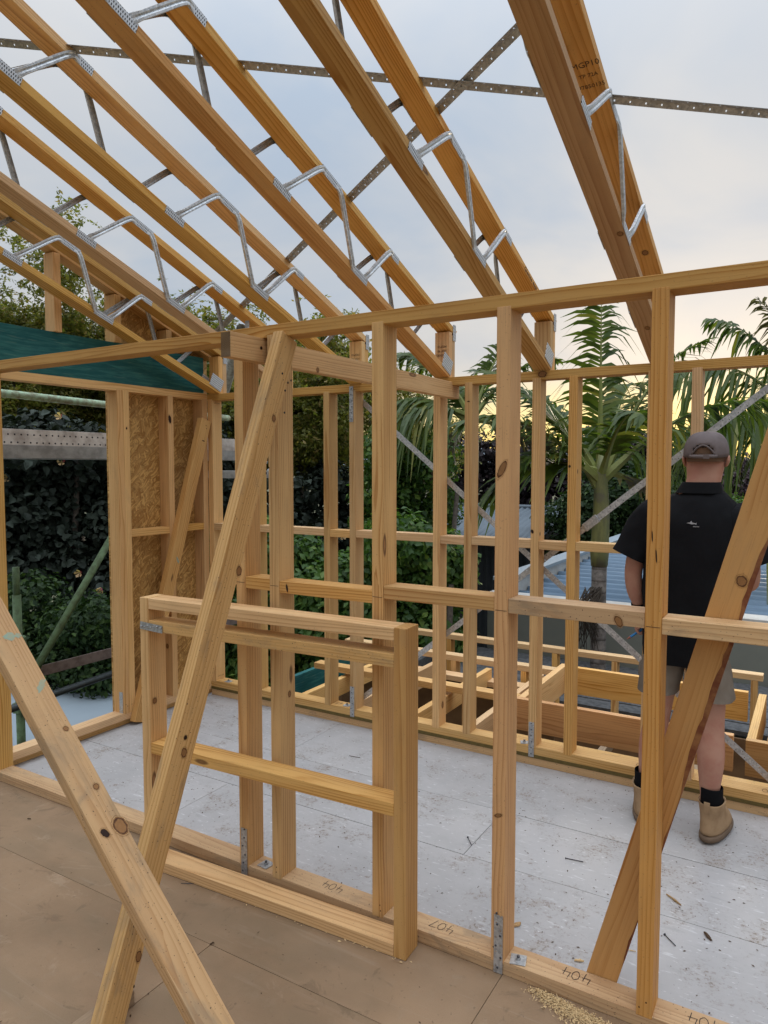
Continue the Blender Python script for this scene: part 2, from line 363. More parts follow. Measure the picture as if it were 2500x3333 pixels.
def timber(name, p0, p1, wx, wy, mat, parent=None, side=None, bev=.0025):
    """a board from p0 to p1 (centre line); wx is its size along `side`, wy across; length on local Z"""
    p0, p1 = Vector(p0), Vector(p1); z = (p1-p0); L = z.length; z.normalize()
    s = Vector(side) if side is not None else (Vector((1, 0, 0)) if abs(z.x) < .9 else Vector((0, 1, 0)))
    x = (s - z*s.dot(z)).normalized(); y = z.cross(x)
    me = prism_mesh([(-wy/2, 0), (wy/2, 0), (wy/2, L), (-wy/2, L)], wx, bev)
    if not me.materials: me.materials.append(mat)
    if me.materials[0] != mat:
        me = me.copy(); me.materials.clear(); me.materials.append(mat)
    o = bpy.data.objects.new(name, me); C.objects.link(o)
    place(o, Matrix.Translation(p0) @ Matrix((x, y, z)).transposed().to_4x4(), parent); return o
def box(name, lo, hi, mat, parent=None, bev=.002, axis=None):
    """axis-aligned board; grain runs along its longest side"""
    lo, hi = Vector(lo), Vector(hi); d = hi-lo; c = (lo+hi)/2
    a = axis if axis is not None else max(range(3), key=lambda i: d[i])
    e = Vector((0, 0, 0)); e[a] = d[a]/2
    o = [i for i in range(3) if i != a]; s = Vector((0, 0, 0)); s[o[0]] = 1
    return timber(name, c-e, c+e, d[o[0]], d[o[1]], mat, parent, s, bev)
def sheet(name, quad, t, mat, parent=None):
    """flat board from 4 corner points, thickness t along its normal"""
    q = [Vector(v) for v in quad]; n = (q[1]-q[0]).cross(q[2]-q[0]).normalized()*t
    c = sum(q, Vector())/4; V = [v-c for v in q]+[v-c+n for v in q]
    F = [(3, 2, 1, 0), (4, 5, 6, 7)]+[(i, (i+1) % 4, 4+(i+1) % 4, 4+i) for i in range(4)]
    return mesh_obj(name, V, F, mat, parent, Matrix.Translation(c))
def tube(name, pts, r, mat, parent=None, n=12, caps=True, smooth=True):
    """round bar along pts; r a number or one radius per point"""
    P = [Vector(p) for p in pts]; rr = r if isinstance(r, (list, tuple)) else [r]*len(P); V = []; F = []
    c = P[0]; up = None
    for i, p in enumerate(P):
        t = (P[min(i+1, len(P)-1)]-P[max(i-1, 0)]).normalized()
        if up is None: up = Vector((0, 0, 1)) if abs(t.z) < .9 else Vector((1, 0, 0))
        x = up.cross(t).normalized(); y = t.cross(x); up = y
        for k in range(n):
            a = 2*math.pi*k/n; V.append(p-c+(x*math.cos(a)+y*math.sin(a))*rr[i])
    for i in range(len(P)-1):
        for k in range(n): F.append((i*n+k, i*n+(k+1) % n, (i+1)*n+(k+1) % n, (i+1)*n+k))
    if caps: F += [tuple(range(n-1, -1, -1)), tuple((len(P)-1)*n+k for k in range(n))]
    return mesh_obj(name, V, F, mat, parent, Matrix.Translation(c), smooth)
def loft(name, rings, mat, parent=None, n=24, caps=(True, True), sub=1):
    """rings: (centre, rx, ry, tilt-axis-u, axis-v); smooth closed skin"""
    V = []; F = []; c0 = Vector(rings[0][0])
    for rg in rings:
        c = Vector(rg[0]); rx, ry = rg[1], rg[2]
        u = Vector(rg[3]) if len(rg) > 3 else Vector((1, 0, 0)); v = Vector(rg[4]) if len(rg) > 4 else Vector((0, 1, 0))
        for k in range(n):
            a = 2*math.pi*k/n; ca, sa = math.cos(a), math.sin(a); e = .86
            V.append(c-c0+u*rx*math.copysign(abs(ca)**e, ca)+v*ry*math.copysign(abs(sa)**e, sa))
    m = len(rings)
    for i in range(m-1):
        for k in range(n): F.append((i*n+k, i*n+(k+1) % n, (i+1)*n+(k+1) % n, (i+1)*n+k))
    if caps[0]: F.append(tuple(range(n-1, -1, -1)))
    if caps[1]: F.append(tuple((m-1)*n+k for k in range(n)))
    o = mesh_obj(name, V, F, mat, parent, Matrix.Translation(c0), True)
    if sub: md = o.modifiers.new('sub', 'SUBSURF'); md.levels = sub; md.render_levels = sub
    return o
def copy_tree(o, parent=None, off=Vector((0, 0, 0))):
    c = o.copy(); C.objects.link(c); c.parent = parent
    if parent is None: c.location = o.location+off
    for ch in o.children: copy_tree(ch, c)
    return c
def strap(name, p0, p1, nrm, mat, parent=None, width=.03, fold=0.0, pitch=.024):
    """punched steel strap with real holes; fold > 0 makes a V-shaped angle"""
    p0, p1 = Vector(p0), Vector(p1); z = p1-p0; L = z.length; z.normalize(); nn = Vector(nrm); nn = (nn-z*nn.dot(z)).normalized(); x = nn.cross(z)
    h = width/2; cols = [-h, -.62*h, -.36*h, 0, .36*h, .62*h, h]; rows = [0.0]; kinds = []; s = 0.0; i = 0
    while s+pitch < L: rows += [s+pitch-.0045, s+pitch]; kinds += [0, 1]; s += pitch
    V = []; F = []; nc = len(cols)
    for r in rows:
        for c in cols: V.append((c, -abs(c)*fold, r))
    for r in range(len(rows)-1):
        for c in range(nc-1):
            if kinds[r] and c == (1 if (r//2) % 2 else 4): continue
            a = r*nc+c; F.append((a, a+1, a+nc+1, a+nc))
    o = mesh_obj(name, V, F, mat, parent, Matrix.Translation(p0) @ Matrix((x, nn, z)).transposed().to_4x4())
    sd = o.modifiers.new('thick', 'SOLIDIFY'); sd.thickness = .0012
    return o
def text(s, size, M4, mat, parent, name='marking', spacing=1.0):
    cu = bpy.data.curves.new('t', 'FONT'); cu.body = s; cu.size = size; cu.align_x = 'CENTER'; cu.align_y = 'CENTER'; cu.space_character = spacing; cu.resolution_u = 2; cu.extrude = .0002
    t = bpy.data.objects.new('t', cu); C.objects.link(t)
    me = bpy.data.meshes.new_from_object(t.evaluated_get(bpy.context.evaluated_depsgraph_get())); bpy.data.objects.remove(t)
    me.materials.clear(); me.materials.append(mat)
    o = bpy.data.objects.new(name, me); C.objects.link(o); place(o, M4, parent); return o

# ------------------------------------------------------------------ the ground and floors
GZ = -2.9
def struct(o): o['kind'] = 'structure'; return o
g = mesh_obj('ground', [(-900, -900, GZ), (900, -900, GZ), (900, 900, GZ), (-900, 900, GZ)], [(0, 1, 2, 3)], M['ground']); struct(g)
YA, YB, XC, HT = 2.096, 3.707, -3.68, 2.145
fl = box('floor', (-3.80, -2.2, -.30), (2.6, 3.80, -.024), M['lining'], None, 0); struct(fl)
def floorsheet(x0, y0, x1, y1, mat):
    g = .0010; dz = random.uniform(-.0006, .0006)
    o = box('floor_sheet', (x0+g, y0+g, -.021), (x1-g, y1-g, dz), mat, fl, .0012, axis=2)
    return o
for y0, y1, cuts in ((-2.2, -.08, (-3.8, -2.6, 1.0, 2.6)), (-.08, .82, (-3.8, -.823, 2.6)), (.82, 1.72, (-3.8, -1.728, 1.87, 2.6)), (1.72, 2.186, (-3.8, -.823, 2.6))):
    for a, b in zip(cuts, cuts[1:]): floorsheet(a, y0, b, y1, M['brown'])
for y0, y1, cuts in ((2.186, 2.687, (-3.8, -2.556, 1.05, 2.6)), (2.687, 3.13, (-3.8, -1.234, 2.37, 2.6)), (3.13, 3.80, (-3.8, -2.557, 1.05, 2.6))):
    for a, b in zip(cuts, cuts[1:]): floorsheet(a, y0, b, y1, M['white'])

# ------------------------------------------------------------------ near stud wall (wall A)
GL = {'4': [[(.12, 1), (.05, .42), (.78, .46)], [(.60, .80), (.55, -.02)]], '0': [[(.42+.33*math.sin(.35*i)*(1-.04*math.cos(.7*i)), .50-.46*math.cos(.35*i)) for i in range(19)]], '7': [[(.02, .93), (.68, 1.0), (.50, .6), (.28, 0)]], '5': [[(.62, 1), (.15, .96), (.10, .55), (.5, .58), (.62, .28), (.4, 0), (.05, .08)]], '6': [[(.55, 1), (.2, .6), (.1, .2), (.35, 0), (.6, .2), (.45, .42), (.15, .3)]]}
def marks(parent, s, x, y, z, size=.05, rot=math.pi, mat='black'):
    """figures pencilled by hand: thin ribbons along each stroke"""
    V = []; F = []
    for i, ch in enumerate(s):
        for st in GL[ch]:
            pts = [Vector((((a_+i*.92-.46*len(s))+random.uniform(-.02, .02))*size*.8, (b_-.5+random.uniform(-.02, .02))*size, 0)) for a_, b_ in st]
            for p_, q_ in zip(pts, pts[1:]):
                d_ = (q_-p_); n_ = Vector((-d_.y, d_.x, 0)).normalized()*.0011; e_ = d_.normalized()*.0008; k_ = len(V); V += [p_-n_-e_, q_-n_+e_, q_+n_+e_, p_+n_-e_]; F.append((k_, k_+1, k_+2, k_+3))
    return mesh_obj('marking', V, F, M[mat], parent, Matrix.Translation((x, y, z+.0003)) @ Matrix.Rotation(rot+random.uniform(-.08, .08), 4, 'Z'))
def washer(parent, x, y, z, rot=.2, s=.05):
    Mx = Matrix.Translation((x, y, z)) @ Matrix.Rotation(rot, 4, 'Z')
    me = prism_mesh([(-s/2, 0), (s/2, 0), (s/2, .003), (-s/2, .003)], s, .0008)
    if not me.materials: me.materials.append(M['steel'])
    o = bpy.data.objects.new('square_washer', me); C.objects.link(o); place(o, Mx, parent)
    tube('bolt', [(x, y, z+.003), (x, y, z+.010)], .0085, M['steel'], o, 6, True, False); tube('bolt_shaft', [(x, y, z+.010), (x, y, z+.016)], .005, M['nail'], o, 10)
    return o
def tie(parent, x0, x1, z0, z1, y, name='strap_tie'):
    o = strap(name, ((x0+x1)/2, y-.0018, z0), ((x0+x1)/2, y-.0018, z1), (0, -1, 0), M['steel'], parent, x1-x0)
    for k in range(6):
        px = random.uniform(x0+.006, x1-.006); pz = z0+(z1-z0)*(k+.5)/6
        tube('nail_head', [(px, y-.002, pz), (px, y-.0045, pz)], .0036, M['nail'], o, 8)
    return o
wa = thing('near_wall_frame', (-1.4, YA+.045, 0), 'pine stud wall running across the foreground between brown and white floors', 'stud wall')
box('bottom_plate', (-3.77, YA, .0005), (1.6, YA+.09, .045), M['pine_dirty'], wa)
box('top_plate', (-3.77, YA, HT-.045), (1.6, YA+.09, HT), M['pine'], wa)
SA = [-1.937, -1.770, -1.314, -.863, -.411, .045, .50, .95]
box('stud', (-3.66, YA-.0012, .036), (-3.615, YA+.0905, HT-.036), M['pine'], wa)
for i, x in enumerate(SA):
    box('stud', (x, YA-.0012, .036), (x+.045, YA+.0905, HT-.036), M[['pine_warm', 'pine', 'pine', 'pine_warm', 'pine_warm', 'pine', 'pine', 'pine'][i]], wa)
nz = [1.155, 1.152, 1.172, 1.170, 1.158, 1.17, 1.165]
for i, (a, b) in enumerate(zip(SA, SA[1:])):
    box('nogging', (a+.0455, YA+.001, nz[i]), (b-.0005, YA+.089, nz[i]+.045), M['pine_dirty' if i in (3, 4) else 'pine'], wa)
box('nogging', (-2.05, YA+.001, 1.165), (-1.9375, YA+.089, 1.21), M['pine'], wa)
tie(wa, -.852, -.822, .002, .217, YA-.001); tie(wa, -1.928, -1.897, .002, .208, YA-.001)
washer(wa, -.781, 2.125, .0455, .25); washer(wa, -1.838, 2.137, .0455, -.1)
for s, x in (('404', -.604), ('407', -1.068), ('404', -1.526), ('404', -.237)): marks(wa, s, x, 2.150, .0456, .042)
for i, x in enumerate(SA[:5]):   # pencil line across each stud at nogging height
    box('pencil_line', (x+.003, YA-.0020, 1.176), (x+.042, YA-.0014, 1.1775), M['stamp'], wa, 0)

# ------------------------------------------------------------------ far stud wall (wall B)
wb = thing('far_wall_frame', (-1.4, YB+.045, 0), 'pine stud wall at the far edge of the white floor with crossed steel straps', 'stud wall')
box('packer', (XC, YB+.004, .0005), (2.2, YB+.09, .043), M['pine_dirty'], wb)
box('sheet_edge', (XC, YB-.001, .0432), (2.2, YB+.089, .0618), M['yellow'], wb, .001)
box('bottom_plate', (XC, YB, .062), (2.2, YB+.09, .107), M['pine_pale'], wb)
box('top_plate', (XC, YB, 2.081), (2.2, YB+.09, 2.126), M['pine'], wb)
SB = [-3.675, -3.272, -2.683, -2.488, -1.909, -1.713, -1.322, -1.126, -.736, -.538, -.148, .05, .44, .64, 1.03]
for i, x in enumerate(SB):
    box('stud', (x, YB-.0012, .098), (x+.045, YB+.0905, 2.090), M['pine' if i % 3 else 'pine_pale'], wb)
for i, (a, b) in enumerate(zip(SB, SB[1:])):
    z = 1.183+(.004 if i % 2 else 0)
    if -1.1 < a < -.8: b2 = b
    box('nogging', (a+.0455, YB+.001, z), (b-.0005, YB+.088, z+.045), M['pine_pale'], wb)
tie(wb, -2.486, -2.456, .058, .263, YB-.001); tie(wb, -2.485, -2.457, 1.897, 2.116, YB-.001); tie(wb, -1.318, -1.288, .049, .249, YB-.001)
washer(wb, -1.353, 3.735, .1075, .4, .042); washer(wb, -2.535, 3.742, .1075, .2, .042); washer(wb, -3.54, 3.735, .1075, .1, .042)
marks(wb, '650', -.72, 3.752, .1076, .04, math.pi, 'stamp'); marks(wb, '650', -.15, 3.752, .1076, .04, math.pi, 'stamp'); marks(wb, '650', -2.62, 3.752, .1076, .035, math.pi, 'stamp')
YS = YB+.0925
o = strap('strap_brace', (-2.53, YS, 2.09), (-.115, YS, .11), (0, -1, 0), M['galv'], wb, .032); o['label'] = 'punched steel strap falling from left to right'
o = strap('strap_brace', (-.11, YS+.003, 2.08), (-2.51, YS+.003, .11), (0, -1, 0), M['galv'], wb, .032); o['label'] = 'punched steel strap rising from left to right'
tz = Vector((.770, 0, .638)); tp = Vector((-1.06, YS-.003, 1.300))
tt = box('strap_tensioner', (-.022, -.004, -.045), (.022, .006, .045), M['steel'], None, .002, axis=2)
place(tt, Matrix.Translation(tp) @ Matrix.Rotation(math.atan2(.770, .638), 4, 'Y'), wb)

# ------------------------------------------------------------------ gable side wall (wall C)
wc = thing('gable_wall_frame', (XC-.045, 3.0, 0), 'pine gable wall on the left with strand board, a door opening and a green beam', 'stud wall')
XO = XC-.09
box('packer', (XO, YA+.091, .0005), (XC-.03, YB+.09, .040), M['pine_dirty'], wc)
box('bottom_plate', (XO, YA+.091, .0402), (XC, YB-.0005, .085), M['pine_pale'], wc)
box('top_plate', (XO, YA+.091, 2.085), (XC, YB-.0005, 2.130), M['pine_pale'], wc)
for y in (2.950, 2.9955, 3.352, 3.661): box('stud', (XO, y, .077), (XC+.0012, y+.045, 2.093), M['pine' if y > 3 else 'pine_pale'], wc)
for a, b, z in ((3.041, 3.3515, 1.183), (3.3975, 3.6605, 1.187)): box('nogging', (XC-.072, a, z), (XC-.001, b, z+.045), M['pine'], wc)
SL = .37
def top_under(y): return 2.395+SL*(YB-y)
sheet('strand_board', [(XO-.001, 2.95, .05), (XO-.001, 2.95, 2.13), (XO-.001, 3.80, 2.13), (XO-.001, 3.80, .05)], .012, M['osb'], wc)
sheet('strand_board', [(XO-.001, 2.957, 2.134), (XO-.001, 2.957, top_under(2.957)+.02), (XO-.001, 3.80, top_under(3.8)+.02), (XO-.001, 3.80, 2.134)], .012, M['osb'], wc)
o = box('beam', (-3.748, YA+.02, 2.1305), (-3.702, 3.700, 2.377), M['green'], wc); o['label'] = 'blue-green treated beam'
for y in (2.549, 2.953, 3.353):
    L = top_under(y+.022)-.004
    box('gable_stud', (-3.768, y, 2.3775), (-3.682, y+.045, L), M['pine_pale'], wc)
d = Vector((0, -1, SL)).normalized(); nrm = Vector((0, SL, 1)).normalized()
def rake(name, x0, x1, yst, yend, zoff, th, mat, parent):
    a = Vector(((x0+x1)/2, yst, top_under(yst)+zoff))+nrm*th/2; b = Vector(((x0+x1)/2, yend, top_under(yend)+zoff))+nrm*th/2
    return timber(name, a, b, x1-x0, th, mat, parent, (1, 0, 0))
rake('rake_plate', XO, XC-.002, 3.78, -1.0, .001, .045, M['pine'], wc)
o = strap('strap_tie', (XC-.02, 2.948, .05), (XC-.02, 2.948, .24), (0, -1, 0), M['galv'], wc, .03)
o = strap('strap_tie', (XC+.003, 3.640, .05), (XC+.003, 3.640, .30), (1, 0, 0), M['galv'], wc, .03)
# dark knots on the middle stud edge are in the timber material

# ------------------------------------------------------------------ roof trusses
def web_mesh():
    """one pressed-steel web: bottom node, up, down, up; (y,z) relative to the chord heel, on the plane x=0"""
    V = []; F = []
    def ctr(y, top): return (top_under(y) if top else top_under(y)-.269)+.018
    def leg(ya, ta, yb, tb, flat0):
        # centre line leaves each node along the chord, then runs straight
        s = 1 if yb > ya else -1
        A = Vector((ya, ctr(ya, ta))); B = Vector((yb, ctr(yb, tb))); dch = Vector((1, -SL)).normalized()
        T = dch*s; n = 24
        poly = [A, B-T*.055, B] if flat0 else [A, A+T*.045, B-T*.045, B]
        for _ in range(2):          # ease the corners
            q = [poly[0]]
            for u, v in zip(poly, poly[1:]): q += [u.lerp(v, .12), u.lerp(v, .88)]
            poly = q+[poly[-1]]
        ds = [0.0]
        for u, v in zip(poly, poly[1:]): ds.append(ds[-1]+(v-u).length)
        pts = []
        for i in range(n+1):
            t = ds[-1]*i/n; j = max(k for k in range(len(ds)) if ds[k] <= t+1e-9); j = min(j, len(poly)-2); pts.append(poly[j].lerp(poly[j+1], (t-ds[j])/max(1e-9, ds[j+1]-ds[j])))
        base = len(V)
        for i, p in enumerate(pts):
            tg = (pts[min(i+1, n)]-pts[max(i-1, 0)]).normalized(); nn = Vector((-tg.y, tg.x)); t = i/n
            e = min(t, 1-t); wdt = .027+.010*max(0, 1-e/.16); h = .0105*min(1, max(.08, (e-.02)/.16))
            for q, hh in ((-.5, 0), (-.44, 1), (-.20, 1), (0, .62), (.20, 1), (.44, 1), (.5, 0)):
                c = p+nn*wdt*q; V.append((.0015+h*hh, c.x, c.y))
        for i in range(n):
            for j in range(6): a = base+i*7+j; F.append((a, a+1, a+8, a+7))
    def node(y0, y1, top):
        base = len(V)
        for x in (.0012, .0032):
            for y, q in ((y0, -1), (y1, -1), (y1, 1), (y0, 1)): V.append((x, y, ctr(y, top)+q*.0165))
        F.extend([(base+4, base+5, base+6, base+7)]+[(base+i, base+(i+1) % 4, base+4+(i+1) % 4, base+4+i) for i in range(4)])
    A_, B_, C_, D_ = 2.245, 2.55, 2.785, 3.09
    leg(A_-.005, 0, B_+.0, 1, True); leg(B_+.035, 1, C_-.02, 0, False); leg(C_+.03, 0, D_+.01, 1, True)
    return V, F, [(A_-.055, A_+.045, 0), (B_-.05, B_+.085, 1), (C_-.065, C_+.06, 0), (D_-.04, D_+.045, 1)], ctr
WV, WF, WN, WCTR = web_mesh()
me_web = bpy.data.meshes.new('metal_web'); me_web.from_pydata(WV, [], WF); me_web.update(); me_web.materials.append(M['galv'])
def tooth_plate(parent, x, y0, y1, zc0, zc1, hgt, sgn):
    """nail plate lying along a sloping chord on the plane x"""
    c = Vector((x, (y0+y1)/2, (zc0+zc1)/2)); ax = Vector((0, y1-y0, zc1-zc0)); L = ax.length; ax.normalize(); up = Vector((1, 0, 0)).cross(ax)
    Mx = Matrix.Translation(c) @ Matrix((Vector((1, 0, 0)), ax, up)).transposed().to_4x4()
    V = [(q, a*L/2, b*hgt/2) for q in (0, .0022*sgn) for a, b in ((-1, -1), (1, -1), (1, 1), (-1, 1))]
    F = [(4, 5, 6, 7), (0, 1, 5, 4), (1, 2, 6, 5), (2, 3, 7, 6), (3, 0, 4, 7), (3, 2, 1, 0)]
    return mesh_obj('nail_plate', V, F, M['plate'], parent, Mx)
YE = -1.6
TL = ['leftmost roof truss hard against the gable wall with green beam', 'second roof truss from the left gable wall', 'third roof truss from the left gable wall',
      'fourth roof truss, its foot landing behind the tall studs at centre', 'fifth roof truss, landing beside the ringed knot on the far plate', 'rightmost roof truss, crossing above the man and the palm']
def make_truss(i):
    xl = -3.655+.5845*i; xr = xl+.09; xm = xl+.045
    t = thing('roof_truss', (xm, YB, 2.1262), TL[i], 'roof truss', 'sloping open-web roof trusses')
    pm = ['pine', 'pine_pale', 'pine', 'pine_warm', 'pine', 'pine_warm'][i]
    TH = .035; PT = .076
    # bottom chord: plumb cut against the post, level seat on the plate
    def chord(name, yst, yend, under, mat):
        a = Vector((xm, yst, under(yst))); L = abs(yend-yst)*math.sqrt(1+SL*SL); tz = TH*SL
        me = prism_mesh([(0, 0), (TH, -TH*SL), (TH, L-TH*SL), (0, L)], .09, .002)
        me = me if not me.materials else me.copy()
        me.materials.clear(); me.materials.append(mat)
        o = bpy.data.objects.new(name, me); C.objects.link(o)
        z = Vector((0, -1, SL)).normalized(); y = nrm; x = y.cross(z)
        place(o, Matrix.Translation(a) @ Matrix((x, y, z)).transposed().to_4x4(), t); return o
    chord('bottom_chord', YB-.0005, YE, lambda y: 2.1265+SL*(YB-y), M[pm])
    tc_ = chord('top_chord', YB+PT, YE, lambda y: top_under(y), M['pine' if i != 5 else 'pine_warm'])
    for k in (0, 1):
        y0 = YB+k*.038
        box('end_post', (xl+.0005, y0+.0003, 2.1268), (xr-.0005, y0+.0377, top_under(y0+.038)-.001), M['pine_pale' if k else pm], t)
    for sgn, x, shifts in ((1, xr, (0, -1.29, -2.58)), (-1, xl, (.555, -.735, -2.025))):
        for s in shifts:
            o = bpy.data.objects.new('metal_web', me_web); C.objects.link(o)
            Mx = Matrix.Translation((x, s, -SL*s)) @ Matrix.Diagonal((sgn, 1, 1, 1))
            place(o, Mx, t)
            for y0, y1, tp in WN:
                tooth_plate(o, x+.001*sgn, y0+s, y1+s, WCTR(y0, tp)-SL*s, WCTR(y1, tp)-SL*s, .033, sgn)
        tooth_plate(t, x+.0008*sgn, YB-.075, YB+.03, 2.222, 2.175, .085, sgn)
        tooth_plate(t, x+.0008*sgn, YB+.062, YB+.0621, 2.335, 2.425, .036, sgn)
    return t, xl, xr
for i in range(6):
    t, xl, xr = make_truss(i)
    if i == 4:   # handwriting on the side of the top chord
        y = 3.40; z = top_under(y)+.018
        Mx = Matrix.Translation((xr+.0006, y, z)) @ Matrix((Vector((0, 1, -SL)).normalized(), Vector((0, SL, 1)).normalized(), Vector((1, 0, 0)))).transposed().to_4x4()
        text('Glenns east', .034, Mx, M['black'], t, spacing=1.15)
    if i == 5:   # grade stamp on the underside of the top chord, and on end posts below
        for s, y, sz in (('MGP10', 2.36, .030), ('97850135', 2.44, .022), ('TP 72A', 2.40, .020)):
            z = top_under(y)-.0006
            Mx = Matrix.Translation((xl+.05, y, z)) @ Matrix((Vector((1, 0, 0)), Vector((0, -1, SL)).normalized(), Vector((0, -SL, -1)).normalized())).transposed().to_4x4()
            text(s, sz, Mx, M['stamp'], t)
    if i in (2, 3):
        for k, s in enumerate(('MGP10', 'H2F 90', '97850085')):
            Mx = Matrix.Translation((xl+.045, YB-.0006, 2.30-.024*k)) @ Euler((R(90), R(180), 0)).to_matrix().to_4x4()
            text(s, .019, Mx, M['stamp'], t)
def roofz(y, e=.0385): return top_under(y)+e
def roofstrap(name, a, b, label):
    o = strap(name, (a[0], a[1], roofz(a[1])), (b[0], b[1], roofz(b[1])), tuple(nrm), M['galv_dull'], None, .038, .55, .026)
    return tag(o, label, 'steel brace', 'punched steel angle braces over the trusses')
roofstrap('roof_brace', (-3.75, 1.15), (.75, 3.17), 'punched steel angle brace crossing the sky over all trusses, nearly level')
roofstrap('roof_brace', (.35, 1.60), (-3.6, 3.62), 'punched steel angle brace rising to the right, climbing between truss chords')
o = strap('strap_tie', (-3.025, 3.395, top_under(3.395)-.28), (-3.025, 3.395, top_under(3.395)+.04), (0, -1, 0), M['steel'], None, .034)
tag(o, 'bright upright punched strap tied over the second truss', 'strap')

# ------------------------------------------------------------------ beam, braces and the loose window frame
b = thing('tie_beam', (-1.8125, 2.8, 2.01), 'pine beam hung under both wall plates with dark end grain nearest', 'beam')
box('beam', (-1.835, 1.922, 2.010), (-1.790, YB+.09, 2.099), M['pine_pale'], b)
box('end_face', (-1.8335, 1.9195, 2.0115), (-1.7915, 1.9218, 2.0975), M['endgrain'], b, 0, axis=1)
def brace(name, p0, p1, wx, wy, side, mat, label):
    t = thing(name, p0, label, 'brace'); timber('board', p0, p1, wx, wy, M[mat], t, side, .003); return t
b1 = brace('prop', (-1.7025, 1.278, .012), (-1.7025, 2.118, 2.098), .045, .09, (1, 0, 0), 'pine_dirty', 'tall dirty pine prop nailed to a stud top, footed on the brown floor')
for dy, dz in ((-.02, -.10), (.012, -.13), (-.005, -.16), (.03, -.12), (-.01, -.24)):
    tube('nail_head', [(-1.6801, 2.09+dy, 2.06+dz), (-1.679, 2.09+dy, 2.06+dz)], .0042, M['black'], b1, 8)
z0 = lambda x: .46-1.04*(x+1.38)
brace('prop', (-.968, 1.215, .006), (-2.75, 1.215, z0(-2.75)-.025), .09, .035, (0, 1, 0), 'pine_dirty', 'weathered pine prop crossing in front at lower left, paint-smeared')
brace('diagonal_brace', (-.545, YA+.109, .002), (.020, YA+.109, 2.10), .09, .035, (1, 0, 0), 'pine_warm', 'amber pine brace with dark red edge nailed behind the near wall')
brace('diagonal_brace', (XC+.0245, 3.035, .012), (XC+.0245, 3.655, 1.945), .09, .045, (0, 1, 0), 'pine', 'short pine brace leaning across the strand board corner')
c_ = thing('cleat', (-1.749, 1.19, 0), 'weathered cleat block on brown floor at foot of the tall prop', 'block')
box('block', (-1.7715, .98, .0005), (-1.7265, 1.40, .046), M['pine_old'], c_)
# paint smears on the crossing prop and the short brace
# loose window frame standing just in front of the near wall
ang = math.atan2(.046, 1.042); wf = thing('window_frame', (-1.118, 1.988, 0), 'loose pine window frame standing on brown floor against the wall', 'window frame')
wf.rotation_euler = (0, 0, ang)
bpy.context.view_layer.update()
def fbox(name, lo, hi, mat):
    o = box(name, lo, hi, M[mat], None, .0025); o.parent = wf; return o
W = 1.188
fbox('post', (-.045, 0, .0005), (0, .09, 1.106), 'pine_warm')
fbox('post', (-W, 0, .0005), (-W+.045, .09, 1.106), 'pine_pale')
fbox('top_rail', (-W+.0455, .001, 1.062), (-.0455, .089, 1.105), 'pine_pale'); fbox('middle_rail', (-W+.0455, .001, .974), (-.0455, .089, 1.018), 'pine_dirty')
fbox('sill', (-W+.0455, .001, .478), (-.0455, .089, .522), 'pine'); fbox('bottom_rail', (-W+.0455, -.001, .001), (-.0455, .0885, .0435), 'pine_pale')
st = strap('strap_tie', (-W+.003, -.002, .995), (-W+.128, -.002, .988), (0, -1, 0), M['steel'], None, .03); st.parent = wf
for k in range(7):
    n_ = tube('nail_head', [(-W+.012+.017*k, -.003, .994+random.uniform(-.008, .008)), (-W+.012+.017*k, -.0052, .994)], .0038, M['steel'], None, 8)
    n_.parent = st; n_.matrix_parent_inverse = st.matrix_basis.inverted()

# ------------------------------------------------------------------ marked knots, nail holes and smears on particular boards
def knotmat(name, core, rim):
    k = NB(name); v = k.obj(); raw = k.raw; n = k.noise(k.vec('MULTIPLY', v, (2.2, 2.2, 2.2)), 1, 4, .6); n2 = k.noise(v, 5, 3)
    rad = k.math('ADD', k.vec('LENGTH', raw), k.math('MULTIPLY_ADD', n, .44, -.22))
    col = k.mix(k.math('MULTIPLY', n2, .7), core, tuple(c*.45 for c in core))
    ring = k.math('MULTIPLY', k.ramp(rad, .44, .56), k.ramp(rad, .70, .58)); col = k.mix(ring, col, rim)
    sw = k.math('SINE', k.math('MULTIPLY', rad, 42.0)); out = k.ramp(rad, .58, .66); col = k.mix(out, col, (.33, .16, .055))
    al = k.math('ADD', k.ramp(rad, .68, .60), k.math('MULTIPLY', k.math('MULTIPLY', out, k.ramp(rad, .98, .66)), k.math('MULTIPLY_ADD', sw, .28, .28)), clamp=True)
    k.fin(col, .6, 0, .2); tr = k.n('ShaderNodeBsdfTransparent'); mx = k.n('ShaderNodeMixShader'); k.l(al, mx.inputs[0]); k.l(tr.outputs[0], mx.inputs[1]); k.l(k.b.outputs[0], mx.inputs[2]); k.l(mx.outputs[0], k.out.inputs[0]); return k.m
M['knot'] = knotmat('knot', (.34, .165, .062), (.075, .03, .014)); M['knot_dark'] = knotmat('dark_knot', (.035, .017, .010), (.02, .01, .007))
M['paint'] = flat('green_smear', (.27, .37, .28), .8, var=.7, scale=60, col2=(.40, .32, .19))
M['redstain'] = flat('red_stain', (.16, .045, .018), .6, var=.85, scale=26, col2=(.30, .135, .05))
def facing(p, n, roll=0):
    n = Vector(n).normalized(); q = n.to_track_quat('Z', 'Y').to_matrix().to_4x4(); return Matrix.Translation(Vector(p)+n*.0006) @ q @ Matrix.Rotation(roll, 4, 'Z')
KM = {}
